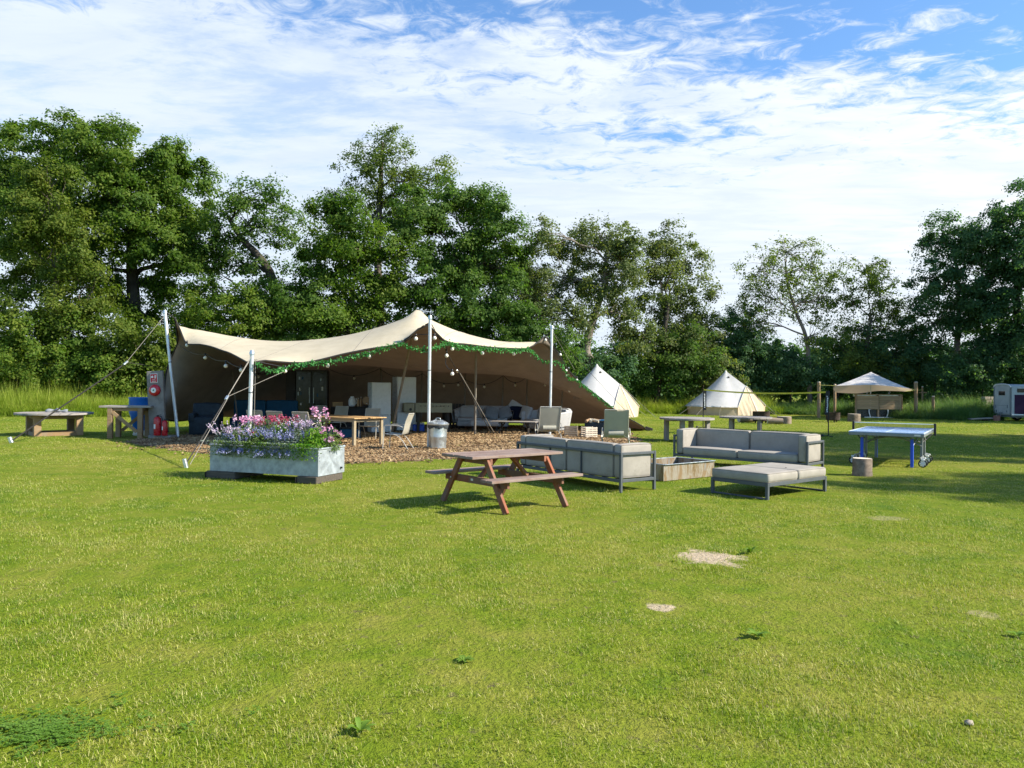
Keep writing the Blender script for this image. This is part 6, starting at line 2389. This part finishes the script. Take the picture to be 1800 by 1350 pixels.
sk = thing('sink_unit', 'larch boarded outdoor sink unit standing under the sail canopy', 'sink unit', (22.75, 47.0, 0), R(3))
Wk = 2.92
for k in range(3):
    bl('upright', M['larch'], sk, ((k - 1) * (Wk / 2 - .05), 0, .72), (.10, .10, 1.44), .006)
piece('top_board', M['larch'], sk, (-Wk / 2 - .02, 0, 1.465), (Wk / 2 + .02, 0, 1.465), .16, .05)
for k in range(6):
    z = .62 + k * .142
    for sx in (-1, 1):
        piece('board', M['larch'], sk, (sx * .05, -.058, z), (sx * (Wk / 2 - .1), -.058, z), .022, .134, up=(0, 0, 1))
for sx in (-1, 1):
    bl('back_panel', M['blackplastic'], sk, (sx * .72, .06, .28), (1.3, .04, .5), .004)
    MB().tube(spline([(sx * .60, -.05, .55), (sx * .60, -.06, .34), (sx * .56, -.07, .20), (sx * .52, -.08, .05)], 5), .028, 7).build('waste_pipe', M['white'], sk, smooth=True)
    MB().tube(spline([(sx * .7, .02, 1.49), (sx * .7, .02, 1.62), (sx * .7, -.08, 1.66), (sx * .7, -.14, 1.60)], 4), .014, 6).build('tap', M['galv'], sk, smooth=True)
MB().tube([(-.92, -.10, .06), (1.6, -.12, .05)], .026, 7).build('drain_pipe', M['white'], sk)
bl('basin', M['galv'], sk, (0, .28, 1.40), (Wk - .2, .42, .16), .02)

# ------------------------------------------------------------------ horse trailer
ht = thing('horse_trailer', 'white horse trailer with purple side panels at the right edge', 'trailer', (29.0, 43.9, 0), R(-2))
Lb, Wb, z0, z1 = 3.4, 1.70, .36, 2.12
n = 8
prof = [(0.0, z0), (0.0, z1 - .16), (.05, z1 - .06), (.16, z1), (Wb / 2, z1 + .05), (Wb - .16, z1), (Wb - .05, z1 - .06), (Wb, z1 - .16), (Wb, z0)]
g = [[(x, y, z) for (y, z) in prof] for x in (0.0, Lb)]
body = MB()
body.grid(g)
for x in (0.0, Lb):
    k = len(body.v)
    vs = [(x, y, z) for (y, z) in prof]
    body.add(vs, [tuple(range(len(prof))) if x > 0 else tuple(reversed(range(len(prof))))])
body.add([(0, 0, z0), (Lb, 0, z0), (Lb, Wb, z0), (0, Wb, z0)], [(0, 3, 2, 1)])
body.build('body', M['trailerwhite'], ht, smooth=True)
# end ramp (towards the left), with window, latches and corner posts
rp = bl('end_ramp', M['trailerwhite'], ht, (-.03, Wb / 2, (z0 + z1) / 2 - .05), (.05, Wb - .28, z1 - z0 - .22), .012)
w_ = bl('window', M['glassdark'], rp, (-.028, .0, .44), (.012, .62, .24), .004)
bl('panel_crease', M['trailergrey'], rp, (-.027, 0, -.28), (.008, .9, .02), .002)
for sy in (-1, 1):
    bl('latch', M['trailergrey'], rp, (-.04, sy * .56, -.34), (.04, .05, .2), .006)
    bl('latch', M['trailergrey'], rp, (-.04, sy * .50, -.62), (.04, .04, .12), .006)
MB().tube([(-.06, -.10, -.66), (-.30, -.25, -.98)], .02, 6).build('support_strut', M['trailergrey'], rp)
MB().tube([(-.06, .05, -.66), (-.30, .2, -.98)], .02, 6).build('support_strut', M['trailergrey'], rp)
for y in (.055, Wb - .055):
    bl('corner_post', M['trailergrey'], ht, (-.012, y, (z0 + z1) / 2 - .06), (.06, .11, z1 - z0 - .14), .01)
MB().tube(spline([(-.04, .0, z1 - .14), (-.06, .2, z1), (-.07, Wb / 2, z1 + .05), (-.06, Wb - .2, z1), (-.04, Wb, z1 - .14)], 6), .03, 7).build('roof_edge', M['white'], ht, smooth=True)
for k in range(4):
    x0, x1 = .16 + k * .80, .16 + k * .80 + .76
    bl('purple_panel', M['purple'], ht, ((x0 + x1) / 2, -.014, .98), (x1 - x0, .024, 1.14), .004)
bl('window', M['glassdark'], ht, (.52, -.012, z1 - .32), (.44, .016, .22), .004)
bl('window', M['glassdark'], ht, (1.8, -.012, z1 - .32), (.44, .016, .22), .004)
piece('side_rail', M['white'], ht, (0, -.02, z0 + .03), (Lb, -.02, z0 + .03), .03, .08)
bl('chassis', M['trailergrey'], ht, (Lb / 2, Wb / 2, z0 - .07), (Lb - .2, Wb - .3, .12), .01)
for x in (1.35, 2.1):
    for y in (.0, Wb):
        wh = thing('wheel', None, None, (x, y, .29))
        wh.parent = ht
        MB().lathe([(.19, -.09), (.28, -.085), (.30, 0), (.28, .085), (.19, .09)], 22, M=Pz, cap=False).build('tyre', M['rubber'], wh, smooth=True)
        MB().lathe([(.001, -.03), (.17, -.06), (.195, -.085), (.195, .085), (.001, .03)], 20, M=Pz, cap=False).build('rim', M['white'], wh, smooth=True)
bk = thing('brick_block', 'small pinkish block on the grass at the trailer corner', 'block', G(1752, 740), R(20))
bl('block', M['brick'], bk, (0, 0, .16), (.30, .24, .32), .015)
sb = thing('boarding_ramp', 'long flat pale plank lying on the ground left of the trailer', 'plank', G(1722, 739.5), R(8))
piece('plank', M['greywood'], sb, (-.75, 0, .10), (.75, 0, .16), .5, .06)
bl('bearer', M['darkwood'], sb, (.4, 0, .05), (.1, .5, .1))
bw = thing('brick_pile', 'stack of grey stone blocks behind the trailer corner', 'stone stack', P(1743, 737, 48) * 1.0, R(10))
bw.location.z = 0
for i in range(7):
    for k in range(3):
        bl('stone_block', M['stone'], bw, (-.45 + .44 * k + (.1 if i % 2 else 0), 0, .10 + .20 * i), (.42, .35, .19), .02)
mp = make_tree('potted_shrub', 'small dark shrub in front of the stone stack', 1748, [(1750, 722, 9, 14)], 45.5, 'leaf_dark', 'trunk', seed=90, per=300, leaf=.08, clump=.15, trunk_r=.03, limbs=False, cat='shrub')


# ------------------------------------------------------------------ weeds and a stone in the near lawn
def weed(label, q, s, n, seed, up=.35):
    r_ = random.Random(seed)
    t = thing('weed_rosette', label, 'weed', q, 0, 'broad leaved weeds in the lawn')
    for k in range(n):
        a = 2 * PI * k / n + r_.uniform(-.3, .3)
        L = s * r_.uniform(.6, 1.1)
        w_ = L * r_.uniform(.16, .26)
        lift = r_.uniform(up * .3, up)
        g = []
        for i in range(6):
            x = i / 5
            c = Vector((x * L, 0, L * lift * math.sin(x * PI * .62) + .012))
            hw = w_ * math.sin(PI * min(.98, .08 + x * .92)) ** .8
            g.append([(c.x, -hw, c.z + hw * .35), (c.x, 0, c.z), (c.x, hw, c.z + hw * .35)])
        MB().grid(g).build('leaf', M['weed'], t, None, (0, 0, a), smooth='all')
    return t


weed('dark green weed rosette in the left half of the near lawn', G(816, 1164), .065, 12, 1)
weed('weed with upright bright leaves on bare soil near the bottom edge', G(632, 1290), .075, 9, 2, .8)
weed('small spreading weed below the round bare patch at right', G(1330, 1121), .085, 13, 3)
weed('weed at the right edge of the near lawn', G(1788, 1120), .075, 10, 4)
weed('weed tuft on the rim of the round bare patch', G(1318, 974), .09, 12, 5, .7)
st_ = MB()
prof = [(.001, 0), (.020, .003), (.024, .010), (.017, .020), (.001, .024)]
st_.lathe(prof, 9, cap=False)
r_ = random.Random(5)
st_.v = [(x * r_.uniform(.8, 1.2), y * r_.uniform(.8, 1.1), z * r_.uniform(.85, 1.1)) for x, y, z in st_.v]
tag(st_.build('stone', M['stone'], None, G(1703, 1274), smooth='all'), 'small pale stone lying in the lawn near the bottom right corner', 'stone')
